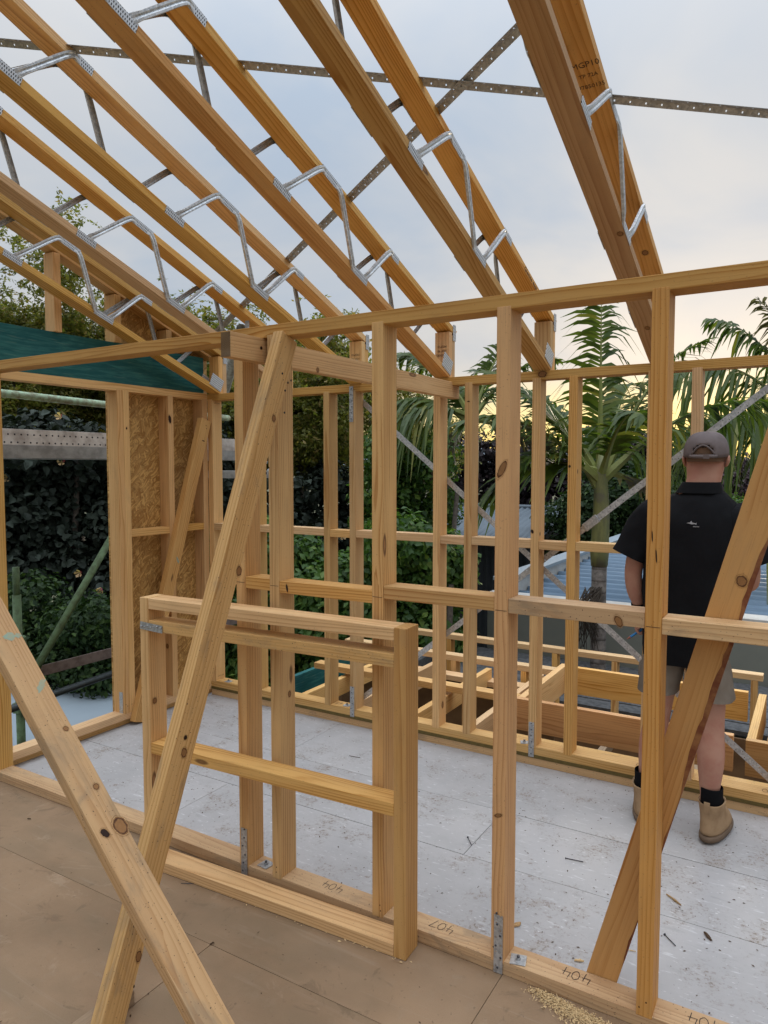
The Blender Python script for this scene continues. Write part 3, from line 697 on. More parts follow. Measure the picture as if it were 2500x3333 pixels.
def knot(parent, p, n, rx, ry, roll=0, dark=False):
    key = 'knot_dark' if dark else 'knot'
    if key not in KM:
        m = 24; me = bpy.data.meshes.new('knot'); me.from_pydata([(0, 0, 0)]+[(1.25*math.cos(2*math.pi*i/m), 1.25*math.sin(2*math.pi*i/m), 0) for i in range(m)], [], [(0, 1+i, 1+(i+1) % m) for i in range(m)]); me.update(); me.materials.append(M[key]); KM[key] = me
    o = bpy.data.objects.new('knot', KM[key]); C.objects.link(o); place(o, facing(p, n, roll) @ Matrix.Diagonal((rx*1.35, ry*1.35, 1, 1)), parent)
def smear(parent, p, n, rx, ry, roll=0):
    V = [(0, 0, .0003)]; m = 20
    for i in range(m): a = 2*math.pi*i/m; w_ = random.uniform(.65, 1.1); V.append((rx*w_*math.cos(a), ry*w_*math.sin(a), 0))
    mesh_obj('paint_smear', V, [(0, 1+i, 1+(i+1) % m) for i in range(m)], M['paint'], parent, facing(p, n, roll))
YN, XP_ = (0, -1, 0), (1, 0, 0)
knot(wb, (-1.269, YB, 2.108), YN, .027, .019); knot(wb, (-1.313, YB-.0012, 1.278), YN, .008, .012, .3, True); knot(wb, (-1.277, YB+.018, 1.265), XP_, .007, .011, 0, True); knot(wb, (-1.117, YB-.0012, 1.625), YN, .007, .008, 0, True); knot(wb, (-1.081, 3.730, 1.599), XP_, .006, .013, 0, True); knot(wb, (-1.690, YB-.0012, 1.985), YN, .009, .004, 0, True); knot(wb, (-1.864, 3.752, .225), XP_, .014, .022)
knot(wa, (-.841, YA-.0012, 1.615), YN, .012, .032, -.45); knot(wa, (-.842, YA-.0012, .52), YN, .007, .015, -1.2); knot(wa, (-.384, YA-.0012, 1.377), YN, .0022, .022, .08, True); knot(wa, (-.396, YA-.0012, 1.431), YN, .002, .018, .05, True); knot(wa, (-1.725, 2.152, .751), XP_, .010, .014); knot(wa, (-.483, YA+.001, 1.182), YN, .012, .020, .4); knot(wa, (-1.688, YA+.001, 1.172), YN, .005, .017, .2, True)
knot(wc, (XC+.0012, 3.366, 1.935), XP_, .014, .030, .2, True); knot(wc, (XC+.0012, 3.018, 1.86), XP_, .006, .009, 0, True); knot(wc, (XC-.045, 3.3515, .42), YN, .014, .018)
knot(b1, (-1.680, 1.380, .18), XP_, .012, .020); knot(b1, (-1.680, 1.403, .249), XP_, .007, .012, 0, True); knot(b1, (-1.680, 1.570, .73), XP_, .013, .018); knot(b1, (-1.680, 1.577, .776), XP_, .008, .009, 0, True); knot(b1, (-1.680, 2.02, 1.796), XP_, .011, .015); knot(b1, (-1.680, 1.83, 1.27), XP_, .014, .020)
for y_, z_ in ((1.345, .02), (1.36, .10), (1.99, 1.62), (1.975, 1.60), (1.985, 1.65)): knot(b1, (-1.680, y_, z_), XP_, .003, .005, 0, True)
b2n = (.7208, 0, .6931)
def on2(x, y): return (x, y, .46-1.04*(x+1.38))
prop2 = [o for o in C.objects if o.name.startswith('prop') and o.get('label', '').startswith('weathered')][0]
knot(prop2, on2(-1.576, 1.245), b2n, .022, .028); knot(prop2, on2(-1.577, 1.196), b2n, .011, .016, .4, True); knot(prop2, on2(-1.663, 1.237), b2n, .010, .011); knot(prop2, on2(-1.793, 1.24), b2n, .009, .009)
smear(prop2, on2(-2.021, 1.222), b2n, .020, .016); smear(prop2, on2(-2.019, 1.248), b2n, .012, .009); smear(prop2, on2(-1.895, 1.236), b2n, .030, .010, .8)
br3 = [o for o in C.objects if o.get('label', '').startswith('amber')][0]; br4 = [o for o in C.objects if o.get('label', '').startswith('short pine')][0]
knot(br3, (-.177, YA+.0915, 1.311), YN, .016, .018); dv3 = Vector((.565, 0, 2.098)).normalized(); rt3 = Vector((dv3.z, 0, -dv3.x))
p3a = Vector((-.545, YA+.109, .002)); V = []; F = []; ww = .004
for i in range(61):
    t_ = .12+1.66*i/60; ww = min(.017, max(.0008, ww+random.uniform(-.005, .005)))*(1 if .25 < t_ < 1.45 else .8); P_ = p3a+dv3*t_
    V += [P_+rt3*(.0455-ww)+Vector((0, -.0182, 0)), P_+rt3*.0457+Vector((0, -.0182, 0)), P_+rt3*.0457+Vector((0, .012, 0))]
for i in range(60): F += [(3*i, 3*i+1, 3*i+4, 3*i+3), (3*i+1, 3*i+2, 3*i+5, 3*i+4)]
mesh_obj('stained_edge', V, F, M['redstain'], br3)
smear(br4, (XC+.047, 3.370, 1.005), XP_, .010, .026, .3); knot(br4, (XC+.047, 3.62, 1.80), XP_, .004, .014, 1.4, True)
for y_, z_ in ((3.648, 1.905), (3.652, 1.885)): knot(br4, (XC+.047, y_, z_), XP_, .003, .004, 0, True)
knot(wf, (-2.259, 1.962, .688), XP_, .012, .014); knot(b, (-1.790, 2.435, 2.021), XP_, .010, .012); knot(b, (-1.790, 2.084, 2.062), XP_, .008, .007, 0, True)
for o in [o for o in C.objects if o.get('label', '').startswith('rightmost roof')]:
    un = Vector((0, -SL, -1)).normalized(); knot(o, (-.681, 3.304, top_under(3.304)), un, .016, .020); knot(o, (-.659, 2.764, top_under(2.764)-.2685), un, .013, .015); knot(o, (-.684, 3.40, top_under(3.40)-.2685), un, .012, .018)
for x in SA[:5]:
    for q in range(2): knot(wa, (x+random.uniform(.008, .036), YA-.0012, .062+.02*q), YN, .0022, .003, 0, True)
for y_ in (2.955, 2.968, 3.0, 3.012): knot(wc, (XC+.0012, y_+.012, random.uniform(.11, .14)), XP_, .0022, .004, 0, True)
for k in range(5): knot(wb, (-3.63, YB+.02+.013*k, 2.065), XP_, .002, .004, 0, True); knot(wb, (-3.63, YB+.02+.013*k, .135), XP_, .002, .004, 0, True)

# ------------------------------------------------------------------ lower frames beyond the far wall
lw = box('lower_floor', (-3.9, 3.82, -1.62), (2.8, 6.05, -1.58), M['lining'], None, 0); struct(lw)
box('lower_lining', (-3.9, 6.055, -1.6), (2.8, 6.075, -.46), M['lining'], lw, 0); box('lower_lining', (-3.92, 3.82, -1.6), (-3.9, 6.05, -.3), M['lining'], lw, 0)
def lowframe(y, ztop, x0, x1, studs, mat, label, depth=.5, name='lower_wall_frame', w=.09):
    t = thing(name, ((x0+x1)/2, y+w/2, ztop-depth), label, 'timber frame')
    box('top_plate', (x0, y, ztop-.045), (x1, y+w, ztop), M[mat], t)
    for x in studs: box('stud', (x, y+.001, ztop-depth), (x+.045, y+w-.001, ztop-.0455), M['pine'], t)
    return t
t = lowframe(4.42, .118, -3.3, -1.66, (-2.62, -2.05), 'pine_pale', 'pale plate on stub studs just behind the far wall, left part')
t = lowframe(5.28, .085, -3.6, -1.66, (-3.1, -2.55, -1.95), 'pine_pale', 'long pale plate farther back on the lower level, left of the box frame')
box('ledger', (-3.6, 5.11, -.072), (-1.66, 5.22, -.03), M['pine_pale'], t); box('lining_board', (-3.6, 5.225, -1.3), (-1.66, 5.245, -.075), M['lining'], t)
lowframe(5.95, .080, -3.6, -.32, (-3.4, -2.92, -2.42, -1.92, -1.42, -.93, -.40), 'pine_pale', 'long low rail on short studs below the grey garage wall')
lowframe(5.95, .080, -.20, 2.2, (-.18, .32, .82), 'pine_pale', 'low rail at right behind the man, below the blue roof')
bx = thing('box_frame', (-.6, 4.7, -.03), 'deep pine board box frame lying beyond the far wall behind the man', 'timber frame')
box('front_board', (-1.60, 4.235, -.022), (-.36, 4.28, .176), M['pine_warm'], bx); box('back_board', (-1.5545, 5.15, -.03), (-.36, 5.195, .165), M['pine'], bx)
box('side_board', (-1.60, 4.2805, -.026), (-1.555, 5.195, .170), M['pine_pale'], bx)
b2 = thing('box_frame', (.6, 4.7, -.03), 'second deep board box frame at the right edge beyond the far wall', 'timber frame')
box('side_board', (-.20, 4.2805, -.026), (-.155, 5.20, .170), M['pine_pale'], b2); box('side_board', (-.30, 4.30, -.04), (-.255, 5.20, .155), M['pine_pale'], b2)
box('front_board', (-.30, 4.235, -.03), (2.2, 4.28, .165), M['pine_warm'], b2); box('back_board', (-.1545, 5.15, -.03), (2.2, 5.195, .165), M['pine_dirty'], b2)
led = thing('wall_plate', (-.3, 3.95, .0), 'dirty pine plate lying flat between far wall and box frames', 'plate')
box('plate', (-1.62, 3.90, .005), (2.2, 3.99, .05), M['pine_dirty'], led)
jl = ['leftmost joist behind the far wall', 'second joist behind the far wall from the left', 'third joist behind the far wall, with a dark knot', 'joist behind the far wall nearest the box frame']
for i, x in enumerate((-3.05, -2.62, -2.20, -1.78)):
    t = thing('floor_joist', (x, 4.5, -.12), jl[i]+', pine on edge', 'joist', 'joists beyond the far wall')
    box('board', (x, 3.83, -.075), (x+.045, 5.20, .065 if i % 2 else .05), M['pine_pale'], t)
gb = thing('green_board', (-3.02, 4.6, -.2), 'blue-green treated board on edge among the lower joists', 'board')
box('board', (-3.44, 4.15, -.30), (-3.40, 5.40, .02), M['green'], gb)
for i, x in enumerate((-1.2, -.85, -.62)):
    t = thing('lower_batten', (x, 4.7, -.3), ['batten inside the box frame, left', 'batten inside the box frame, middle', 'batten inside the box frame, right'][i], 'batten', 'battens inside the box frame')
    box('board', (x, 4.29, -.30), (x+.045, 5.14, -.23), M['pine_old'], t)
    if i < 2: box('cross_board', (x+.046, 4.62, -.30), ((-1.2, -.85, -.62)[i+1]-.001, 4.70, -.24), M['pine_old'], t)
for i in range(7):
    y = 6.12+i*.20
    o = box('deck_board', (-4.2, y, -.46), (4.6, y+.19, -.42+random.uniform(-.004, .004)), M['deckgrey'])
    if i == 0: dk = o; tag(o, 'weathered dark grey boards laid below the garage wall', 'deck')
    else:
        Mw = o.matrix_basis.copy(); place(o, Mw, dk)
box('edge_board', (-3.42, 5.85, -.42), (-3.37, 7.45, -.30), M['deckgrey'], dk)

# ------------------------------------------------------------------ neighbouring buildings
def corrugated(name, x0, x1, y0, y1, z0, z1, mat, parent, along='y', pitch=.09, amp=.012):
    """profiled roof sheet; ribs run along x or y"""
    V = []; F = []
    if along == 'y':
        n = int((x1-x0)/pitch*4)
        for i in range(n+1):
            x = x0+(x1-x0)*i/n; h = amp*math.sin(2*math.pi*(x-x0)/pitch); V += [(x, y0, z0+h), (x, y1, z1+h)]
    else:
        n = int((y1-y0)/pitch*12)
        for i in range(n+1):
            t = i/n; y = y0+(y1-y0)*t; h = amp*max(0, math.cos(2*math.pi*(y-y0)/pitch))**5; V += [(x0, y, z0+(z1-z0)*t+h), (x1, y, z0+(z1-z0)*t+h)]
    F = [(2*i, 2*i+1, 2*i+3, 2*i+2) for i in range(n)]
    o = mesh_obj(name, V, F, mat, parent, None, True); sd = o.modifiers.new('t', 'SOLIDIFY'); sd.thickness = .004; return o
ga = thing('garage', (1, 10, GZ), 'olive rendered garage with pale parapet and blue corrugated roof', 'building')
box('wall', (-3.22, 7.62, GZ), (7, 7.82, .13), M['render'], ga, 0); box('capping', (-3.24, 7.58, .1305), (7, 7.84, .185), M['parapet'], ga)
box('parapet', (-3.22, 7.845, GZ), (-3.04, 15.5, .30), M['parapet'], ga, 0); box('parapet_cap', (-3.25, 7.845, .3005), (-3.01, 15.52, .345), M['pale_roof'], ga)
corrugated('roof', -3.03, 7, 7.83, 12.4, .10, .235, M['roof_blue'], ga, 'x', .30, .050)
box('wall', (-3.0, 12.45, GZ), (7, 12.6, .20), M['render'], ga, 0)
dh = thing('dark_house', (-7, 16, GZ), 'dark clad shed with grey corrugated gable roof behind the shrubs', 'building')
corrugated('roof', -9.8, -5.0, 14.3, 17.0, .02, .62, M['roof_grey'], dh, 'y', .14, .02); corrugated('roof', -9.8, -5.0, 17.0, 19.8, .62, .0, M['roof_grey'], dh, 'y', .14, .02)
tube('ridge_cap', [(-9.8, 17, .63), (-5.0, 17, .63)], .06, M['roof_grey'], dh, 8)
V = []; F = []; n = int(4.3/.03)
for i in range(n+1):
    x = -9.5+4.3*i/n; h = .02*math.sin(2*math.pi*i/5); V += [(x, 14.7+h, GZ), (x, 14.7+h, .05)]
mesh_obj('wall', V, [(2*i, 2*i+1, 2*i+3, 2*i+2) for i in range(n)], M['dark_metal'], dh)
mesh_obj('gable', [(-5.2, 14.7, GZ), (-5.2, 19.4, GZ), (-5.2, 19.4, .05), (-5.2, 17, .56), (-5.2, 14.7, .05), (-5.3, 14.7, GZ), (-5.3, 19.4, GZ), (-5.3, 19.4, .05), (-5.3, 17, .56), (-5.3, 14.7, .05)],
         [(0, 1, 2, 3, 4), (9, 8, 7, 6, 5), (0, 5, 6, 1), (1, 6, 7, 2), (4, 9, 5, 0)], M['dark_gable'], dh)
box('barge_board', (-5.02, 14.25, -.10), (-4.97, 14.35, .02), M['dark_gable'], dh)
lr = thing('low_building', (-6, 3, GZ), 'low pale roof glimpsed below the scaffold at lower left', 'building')
box('roof', (-9.5, .5, -.78), (-4.75, 5.4, -.70), M['pale_roof'], lr); box('wall', (-9.4, .6, GZ), (-4.85, 5.3, -.781), M['house_white'], lr, 0)
fh = thing('tiled_house', (9, 42, GZ), 'far terracotta tiled roof among trees at right', 'building')
V = [(1.0, 34, -.6), (7, 34, -.6), (7, 42, -.6), (1.0, 42, -.6), (3, 38, 1.0), (5.2, 38, 1.0)]
mesh_obj('roof', V, [(0, 1, 5, 4), (1, 2, 5), (2, 3, 4, 5), (3, 0, 4)], M['terracotta'], fh); box('wall', (1.3, 34.4, GZ), (6.7, 41.6, -.62), M['house_white'], fh, 0)
# distant hill
V = []; F = []; nx, ny = 90, 8
for j in range(ny):
    for i in range(nx):
        a = R(-75)+R(130)*i/(nx-1); r = 900+j*90; t = j/(ny-1)
        hgt = (math.sin(t*math.pi*.5))*(34+16*math.sin(i*.23)+8*math.sin(i*.61+1)+10*math.exp(-((i-58)/9)**2)*3); V.append((r*math.sin(a), r*math.cos(a), GZ-2+hgt))
for j in range(ny-1):
    for i in range(nx-1): F.append((j*nx+i, j*nx+i+1, (j+1)*nx+i+1, (j+1)*nx+i))
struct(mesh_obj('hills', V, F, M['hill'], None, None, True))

# ------------------------------------------------------------------ scaffold on the left, outside the gable wall
sc = thing('scaffold', (-4.7, 3.4, GZ), 'worn green-painted tube scaffold with steel planks outside the gable wall', 'scaffold')
XS = -4.6
o = tube('guard_rail', [(XS, 1.2, 2.135), (XS, 4.9, 2.06)], .026, M['tube_pale'], sc)
box('toe_board', (XS-.015, .8, 1.768), (XS+.015, 5.2, 1.874), M['plank'], sc)
for k in range(60):
    for zz_, dy in ((1.792, 0), (1.848, .026)):
        y = 2.35+k*.052+dy
        if y < 5.1: pass
me_h = None
for k in range(26):
    for zz_, dy in ((1.785, 0), (1.838, .026)):
        y = 2.6+k*.046+dy
        if me_h is None:
            ho = tube('punched_hole', [(XS+.0150, y, zz_), (XS+.0158, y, zz_)], .0062, M['black'], sc, 8); me_h = ho.data
        else:
            ho = bpy.data.objects.new('punched_hole', me_h); C.objects.link(ho); place(ho, Matrix.Translation((XS+.0150, y, zz_)), sc)
box('plank', (XS-.28, .8, 1.680), (XS+.02, 5.2, 1.7675), M['plank_face'], sc); box('plank', (XS-.60, .8, 1.680), (XS-.30, 5.2, 1.7675), M['plank'], sc)
tube('diagonal_tube', [(XS, 3.75, 1.27), (XS, 2.88, .115)], .026, M['tube_green'], sc)
tube('standard', [(XS-.35, 3.06, -2.88), (XS-.35, 3.06, .70)], .030, M['tube_green'], sc); tube('spigot', [(XS-.35, 3.06, .70), (XS-.35, 3.06, .90)], .024, M['tube_green'], sc)
for zc in (.36, -.13): tube('clamp', [(XS-.35, 3.06, zc-.03), (XS-.35, 3.06, zc+.03)], .055, M['tube_green'], sc, 8, True, False)
tube('standard', [(XS, 4.15, -2.88), (XS, 4.15, 2.25)], .030, M['tube_green'], sc); tube('standard', [(XS-.6, 4.55, -2.88), (XS-.6, 4.55, 2.2)], .03, M['tube_green'], sc)
tube('standard', [(XS-.6, 1.25, -2.88), (XS-.6, 1.25, 3.0)], .03, M['tube_green'], sc); tube('standard', [(XS, 1.25, -2.88), (XS, 1.25, 2.3)], .03, M['tube_green'], sc)
tube('ledger_tube', [(XS, 1.2, -.075), (XS, 4.9, .105)], .026, M['tube_dark'], sc)
box('angle_ledger', (XS-.03, 2.9, .165), (XS-.02, 5.0, .235), M['rust'], sc); box('angle_ledger', (XS-.10, 2.9, .160), (XS-.02, 5.0, .1645), M['rust'], sc)
tube('putlog', [(-4.02, 4.45, 2.73), (-4.75, 5.0, 2.30)], .046, M['tube_white'], sc, 16, False); o = tube('coupler', [(-4.20, 4.62, 2.50), (-4.12, 4.62, 2.62)], .06, M['tube_pale'], sc, 8, True, False)
box('bracket', (-4.20, 4.60, 2.20), (-4.12, 4.68, 2.52), M['tube_pale'], sc)
box('plank_end', (-4.35, 4.35, 1.53), (-3.88, 4.62, 1.59), M['plank_face'], sc)
lad = thing('ladder_strip', (-4.0, 4.5, .9), 'narrow white punched strip hanging beyond the wall corner', 'strip')
strap('strip', (-3.98, 4.30, .95), (-3.965, 4.30, 1.50), (.6, -.8, 0), M['house_white'], lad, .024, 0, .012)

# ------------------------------------------------------------------ vegetation
def leaves(name, P, N, size, mat, parent=None, aspect=.55, fold=.25, kind=None, broad=False):
    """one mesh of many folded leaf blades at points P facing roughly N"""
    n = len(P); sz = size*(.55+.9*rng.random(n))[:, None]
    nn = N+rng.normal(0, .55, (n, 3)); nn /= np.linalg.norm(nn, axis=1)[:, None]+1e-9
    t = rng.normal(0, 1, (n, 3)); t[:, 2] -= .6; t -= nn*(t*nn).sum(1)[:, None]; t /= np.linalg.norm(t, axis=1)[:, None]+1e-9
    s = np.cross(nn, t)
    a = P; b = P+t*sz*.45+s*sz*aspect*.5+nn*sz*fold*.3; c = P+t*sz-nn*sz*fold*.3; d_ = P+t*sz*.45-s*sz*aspect*.5+nn*sz*fold*.3
    if broad:     # rounded, pointed heart-like blade
        L = [(0, 0, 0), (.06, .36, .10), (.42, .50, .16), (.76, .26, .06), (1.0, 0, -.18), (.76, -.26, .06), (.42, -.50, .16), (.06, -.36, .10)]
        V = np.stack([P+t*sz*y+s*sz*aspect*x+nn*sz*z for y, x, z in L], 1).reshape(-1, 3).astype(np.float32)
        me = bpy.data.meshes.new(name); me.vertices.add(8*n); me.vertices.foreach_set('co', V.ravel())
        F_ = np.array([0, 1, 2, 0, 2, 3, 0, 3, 4, 0, 4, 5, 0, 5, 6, 0, 6, 7]); tri = (np.arange(n)[:, None]*8+F_[None]).ravel().astype(np.int32); m_ = 6*n
        me.loops.add(3*m_); me.loops.foreach_set('vertex_index', tri); me.polygons.add(m_); me.polygons.foreach_set('loop_start', np.arange(m_, dtype=np.int32)*3); me.update(calc_edges=True); me.materials.append(mat)
        o = bpy.data.objects.new(name, me); C.objects.link(o); place(o, Matrix.Identity(4), parent)
        if kind: o['kind'] = kind
        return o
    V = np.stack([a, b, c, d_], 1).reshape(-1, 3).astype(np.float32)
    me = bpy.data.meshes.new(name); me.vertices.add(4*n); me.vertices.foreach_set('co', V.ravel())
    idx = np.arange(n)*4; tri = np.stack([idx, idx+1, idx+2, idx, idx+2, idx+3], 1).ravel().astype(np.int32)
    me.loops.add(6*n); me.loops.foreach_set('vertex_index', tri); me.polygons.add(2*n)
    me.polygons.foreach_set('loop_start', np.arange(2*n, dtype=np.int32)*3); me.update(calc_edges=True); me.materials.append(mat)
    o = bpy.data.objects.new(name, me); C.objects.link(o); place(o, Matrix.Identity(4), parent)
    if kind: o['kind'] = kind
    return o
def clumps(centers, n, hollow=.35):
    """points in a set of ellipsoids, denser to the outside; returns points and outward normals"""
    c = np.array(centers, float); vol = c[:, 3]*c[:, 4]*c[:, 5]; k = rng.choice(len(c), n, p=vol**.75/np.sum(vol**.75))
    u = rng.normal(0, 1, (n, 3)); u /= np.linalg.norm(u, axis=1)[:, None]; r = (hollow+(1-hollow)*rng.random(n)**.6)[:, None]
    P = c[k, :3]+u*r*c[k, 3:6]; return P, u*np.array([1, 1, 1])+np.array([0, 0, .5])
def ground_stem(parent, x, y, h, r, name='trunk', mat='bark'):
    return tube(name, [(x, y, GZ), (x+random.uniform(-.1, .1), y, GZ+h*.5), (x+random.uniform(-.2, .2), y, GZ+h)], [r, r*.8, r*.5], M[mat], parent, 8)
def camdir(px, py, depth):
    """a place in the garden: bearing and height angle from the survey point, depth in metres along the view axis"""
    yaw, pit = R(31.134), R(3.588)
    fw = Vector((-math.sin(yaw)*math.cos(pit), math.cos(yaw)*math.cos(pit), -math.sin(pit))); rt = Vector((math.cos(yaw), math.sin(yaw), 0)); up = rt.cross(fw)
    return Vector((0, 0, 1.6237))+(fw+rt*((px-1250)/2353.7)-up*((py-1666.5)/2353.7))*depth
def hedge(name, label, cat, spans, n, size, mat, clump=.55, thick=1.0, stems=6, group=None, aspect=.62, hollow=.3, fold=.25, broad=False):
    """a wall of foliage: spans = (x, y, ztop, zbottom) along its run"""
    t = thing(name, (sum(s[0] for s in spans)/len(spans), sum(s[1] for s in spans)/len(spans), GZ), label, cat, group); cs = []
    for (a, b) in zip(spans, spans[1:]):
        L = math.hypot(b[0]-a[0], b[1]-a[1]); m = max(2, int(L/clump*1.6))
        for i in range(m):
            f = (i+random.random()*.6)/m; x = a[0]+(b[0]-a[0])*f; y = a[1]+(b[1]-a[1])*f; zt = a[2]+(b[2]-a[2])*f; zb = a[3]+(b[3]-a[3])*f
            z = zb
            while z < zt-clump*.3:
                r = clump*random.uniform(.55, 1.15); cs.append((x+random.uniform(-.35, .35)*thick, y+random.uniform(-.45, .45)*thick, z+random.uniform(-.2, .2), r, r, r*random.uniform(.7, 1))); z += clump*.75
    P, N = clumps(cs, n, hollow); leaves('foliage', P, N, size, M[mat], t, aspect, fold, 'stuff', broad)
    for i in range(stems):
        s = spans[i % len(spans)]; ground_stem(t, s[0]+random.uniform(-.5, .5), s[1]+random.uniform(-.2, .2), max(.6, s[2]-GZ-.6), .06)
    return t, cs
def sp(px, depth, ytop, ybot): a = camdir(px, ytop, depth); b_ = camdir(px, ybot, depth); return (a.x, a.y, a.z, b_.z)
# dark broad-leaved vine wall
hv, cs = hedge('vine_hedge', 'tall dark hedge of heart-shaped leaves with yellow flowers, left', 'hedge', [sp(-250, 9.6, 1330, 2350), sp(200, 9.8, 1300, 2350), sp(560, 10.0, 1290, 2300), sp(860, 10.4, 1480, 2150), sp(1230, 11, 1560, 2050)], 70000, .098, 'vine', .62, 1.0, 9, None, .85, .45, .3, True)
P, N = clumps(cs, 340, .96)
yaw = R(31.134); toc = np.array([math.sin(yaw), -math.cos(yaw), .1])
keep = ((N-np.array([0, 0, .5])) @ toc) > .35; P, N = P[keep], N[keep]
me_l = None
for i in range(min(len(P), 150)):     # the biggest leaves, one by one
    if me_l is None:
        V = []; prof = [(0, 0), (.55, .12), (.72, .38), (.58, .68), (.28, .92), (0, 1.08), (-.28, .92), (-.58, .68), (-.72, .38), (-.55, .12)]
        V = [(0, .42, -.05)]+[(x*.5, y, .10*abs(x)-.10*y*y) for x, y in prof]; F = [(0, 1+k, 1+(k+1) % 10) for k in range(10)]
        me_l = bpy.data.meshes.new('leaf'); me_l.from_pydata(V, [], F); me_l.update(); me_l.materials.append(leafmat('vine_leaf_large', (.018, .026, .019), (.042, .054, .044), None, .12, .55, .2))
    o = bpy.data.objects.new('leaf', me_l); C.objects.link(o); s = random.uniform(.11, .16)
    nn = Vector(N[i])-Vector((0, 0, .2)); q = nn.to_track_quat('Z', 'Y').to_matrix().to_4x4() @ Matrix.Rotation(random.uniform(2.2, 4.1), 4, 'Z')
    place(o, Matrix.Translation(Vector(P[i])) @ q @ Matrix.Scale(s, 4), hv)
for i, j in enumerate(range(0, min(len(P), 60))):
    c0 = Vector(P[j])+Vector(toc)*.16+Vector((.07, .05, -.05)); V = []; F = []
    for k in range(5):
        a = 2*math.pi*k/5; a2 = a+.9; V += [(0, 0, 0), (.046*math.cos(a), .046*math.sin(a), .06), (.052*math.cos((a+a2)/2), .052*math.sin((a+a2)/2), .075), (.046*math.cos(a2), .046*math.sin(a2), .06)]; F.append((4*k, 4*k+1, 4*k+2, 4*k+3))
    if i == 0: mef = bpy.data.meshes.new('flower'); mef.from_pydata(V, [], F); mef.update(); mef.materials.append(M['flower'])
    o = bpy.data.objects.new('flower', mef); C.objects.link(o)
    place(o, Matrix.Translation(c0) @ (Vector(toc)+Vector((random.uniform(-.5, .5), 0, random.uniform(-.8, .3)))).to_track_quat('Z', 'Y').to_matrix().to_4x4(), hv)
# small-leaved shrubs in front
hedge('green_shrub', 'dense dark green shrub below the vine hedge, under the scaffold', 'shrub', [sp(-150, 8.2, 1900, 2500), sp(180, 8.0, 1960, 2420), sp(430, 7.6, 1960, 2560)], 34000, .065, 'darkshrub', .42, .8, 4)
hedge('green_shrub', 'bright leafy green shrub beyond the far wall at centre', 'shrub', [sp(690, 8.4, 1730, 2300), sp(900, 8.4, 1700, 2300), sp(1120, 8.0, 1740, 2300), sp(1330, 7.8, 1710, 2250), sp(1480, 8.0, 1880, 2200)], 42000, .085, 'shrub', .42, .8, 6)
hedge('green_shrub', 'pointed green shrub tips against the centre studs', 'shrub', [sp(1240, 9.5, 1400, 1760), sp(1420, 9.6, 1440, 1800)], 9000, .075, 'shrub', .38, .6, 2)
hedge('autumn_shrub', 'shrub with orange and red leaves behind the centre stud', 'shrub', [sp(1260, 10.2, 1480, 1750), sp(1400, 10.2, 1500, 1740)], 6500, .09, 'orange', .4, .6, 2)
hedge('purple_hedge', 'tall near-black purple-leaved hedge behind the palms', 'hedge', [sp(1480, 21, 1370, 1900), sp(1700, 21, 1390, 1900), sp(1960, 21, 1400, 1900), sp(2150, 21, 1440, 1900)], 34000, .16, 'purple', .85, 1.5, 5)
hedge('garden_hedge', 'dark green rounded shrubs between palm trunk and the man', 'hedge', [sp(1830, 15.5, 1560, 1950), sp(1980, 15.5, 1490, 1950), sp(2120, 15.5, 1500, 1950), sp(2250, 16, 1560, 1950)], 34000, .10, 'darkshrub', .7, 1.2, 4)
hedge('garden_hedge', 'lighter green shrub right of the man\'s neck', 'hedge', [sp(2290, 17, 1600, 1980), sp(2420, 17, 1610, 1980), sp(2600, 17, 1560, 1980)], 26000, .10, 'shrub', .7, 1.2, 4)
hedge('plum_tree', 'hazy plum-coloured tree right of the cap', 'tree', [sp(2350, 24, 1490, 1700), sp(2440, 24, 1480, 1700)], 16000, .12, 'plum', .8, 1.0, 2)
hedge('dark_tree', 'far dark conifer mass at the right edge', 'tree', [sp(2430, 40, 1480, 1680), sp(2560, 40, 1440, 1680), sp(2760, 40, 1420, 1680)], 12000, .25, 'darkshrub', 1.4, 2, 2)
hedge('dark_tree', 'low tree line just left of the man\'s cap', 'tree', [sp(2130, 30, 1440, 1700), sp(2230, 30, 1420, 1700), sp(2310, 30, 1450, 1700)], 12000, .17, 'darkshrub', 1.0, 1.5, 2)
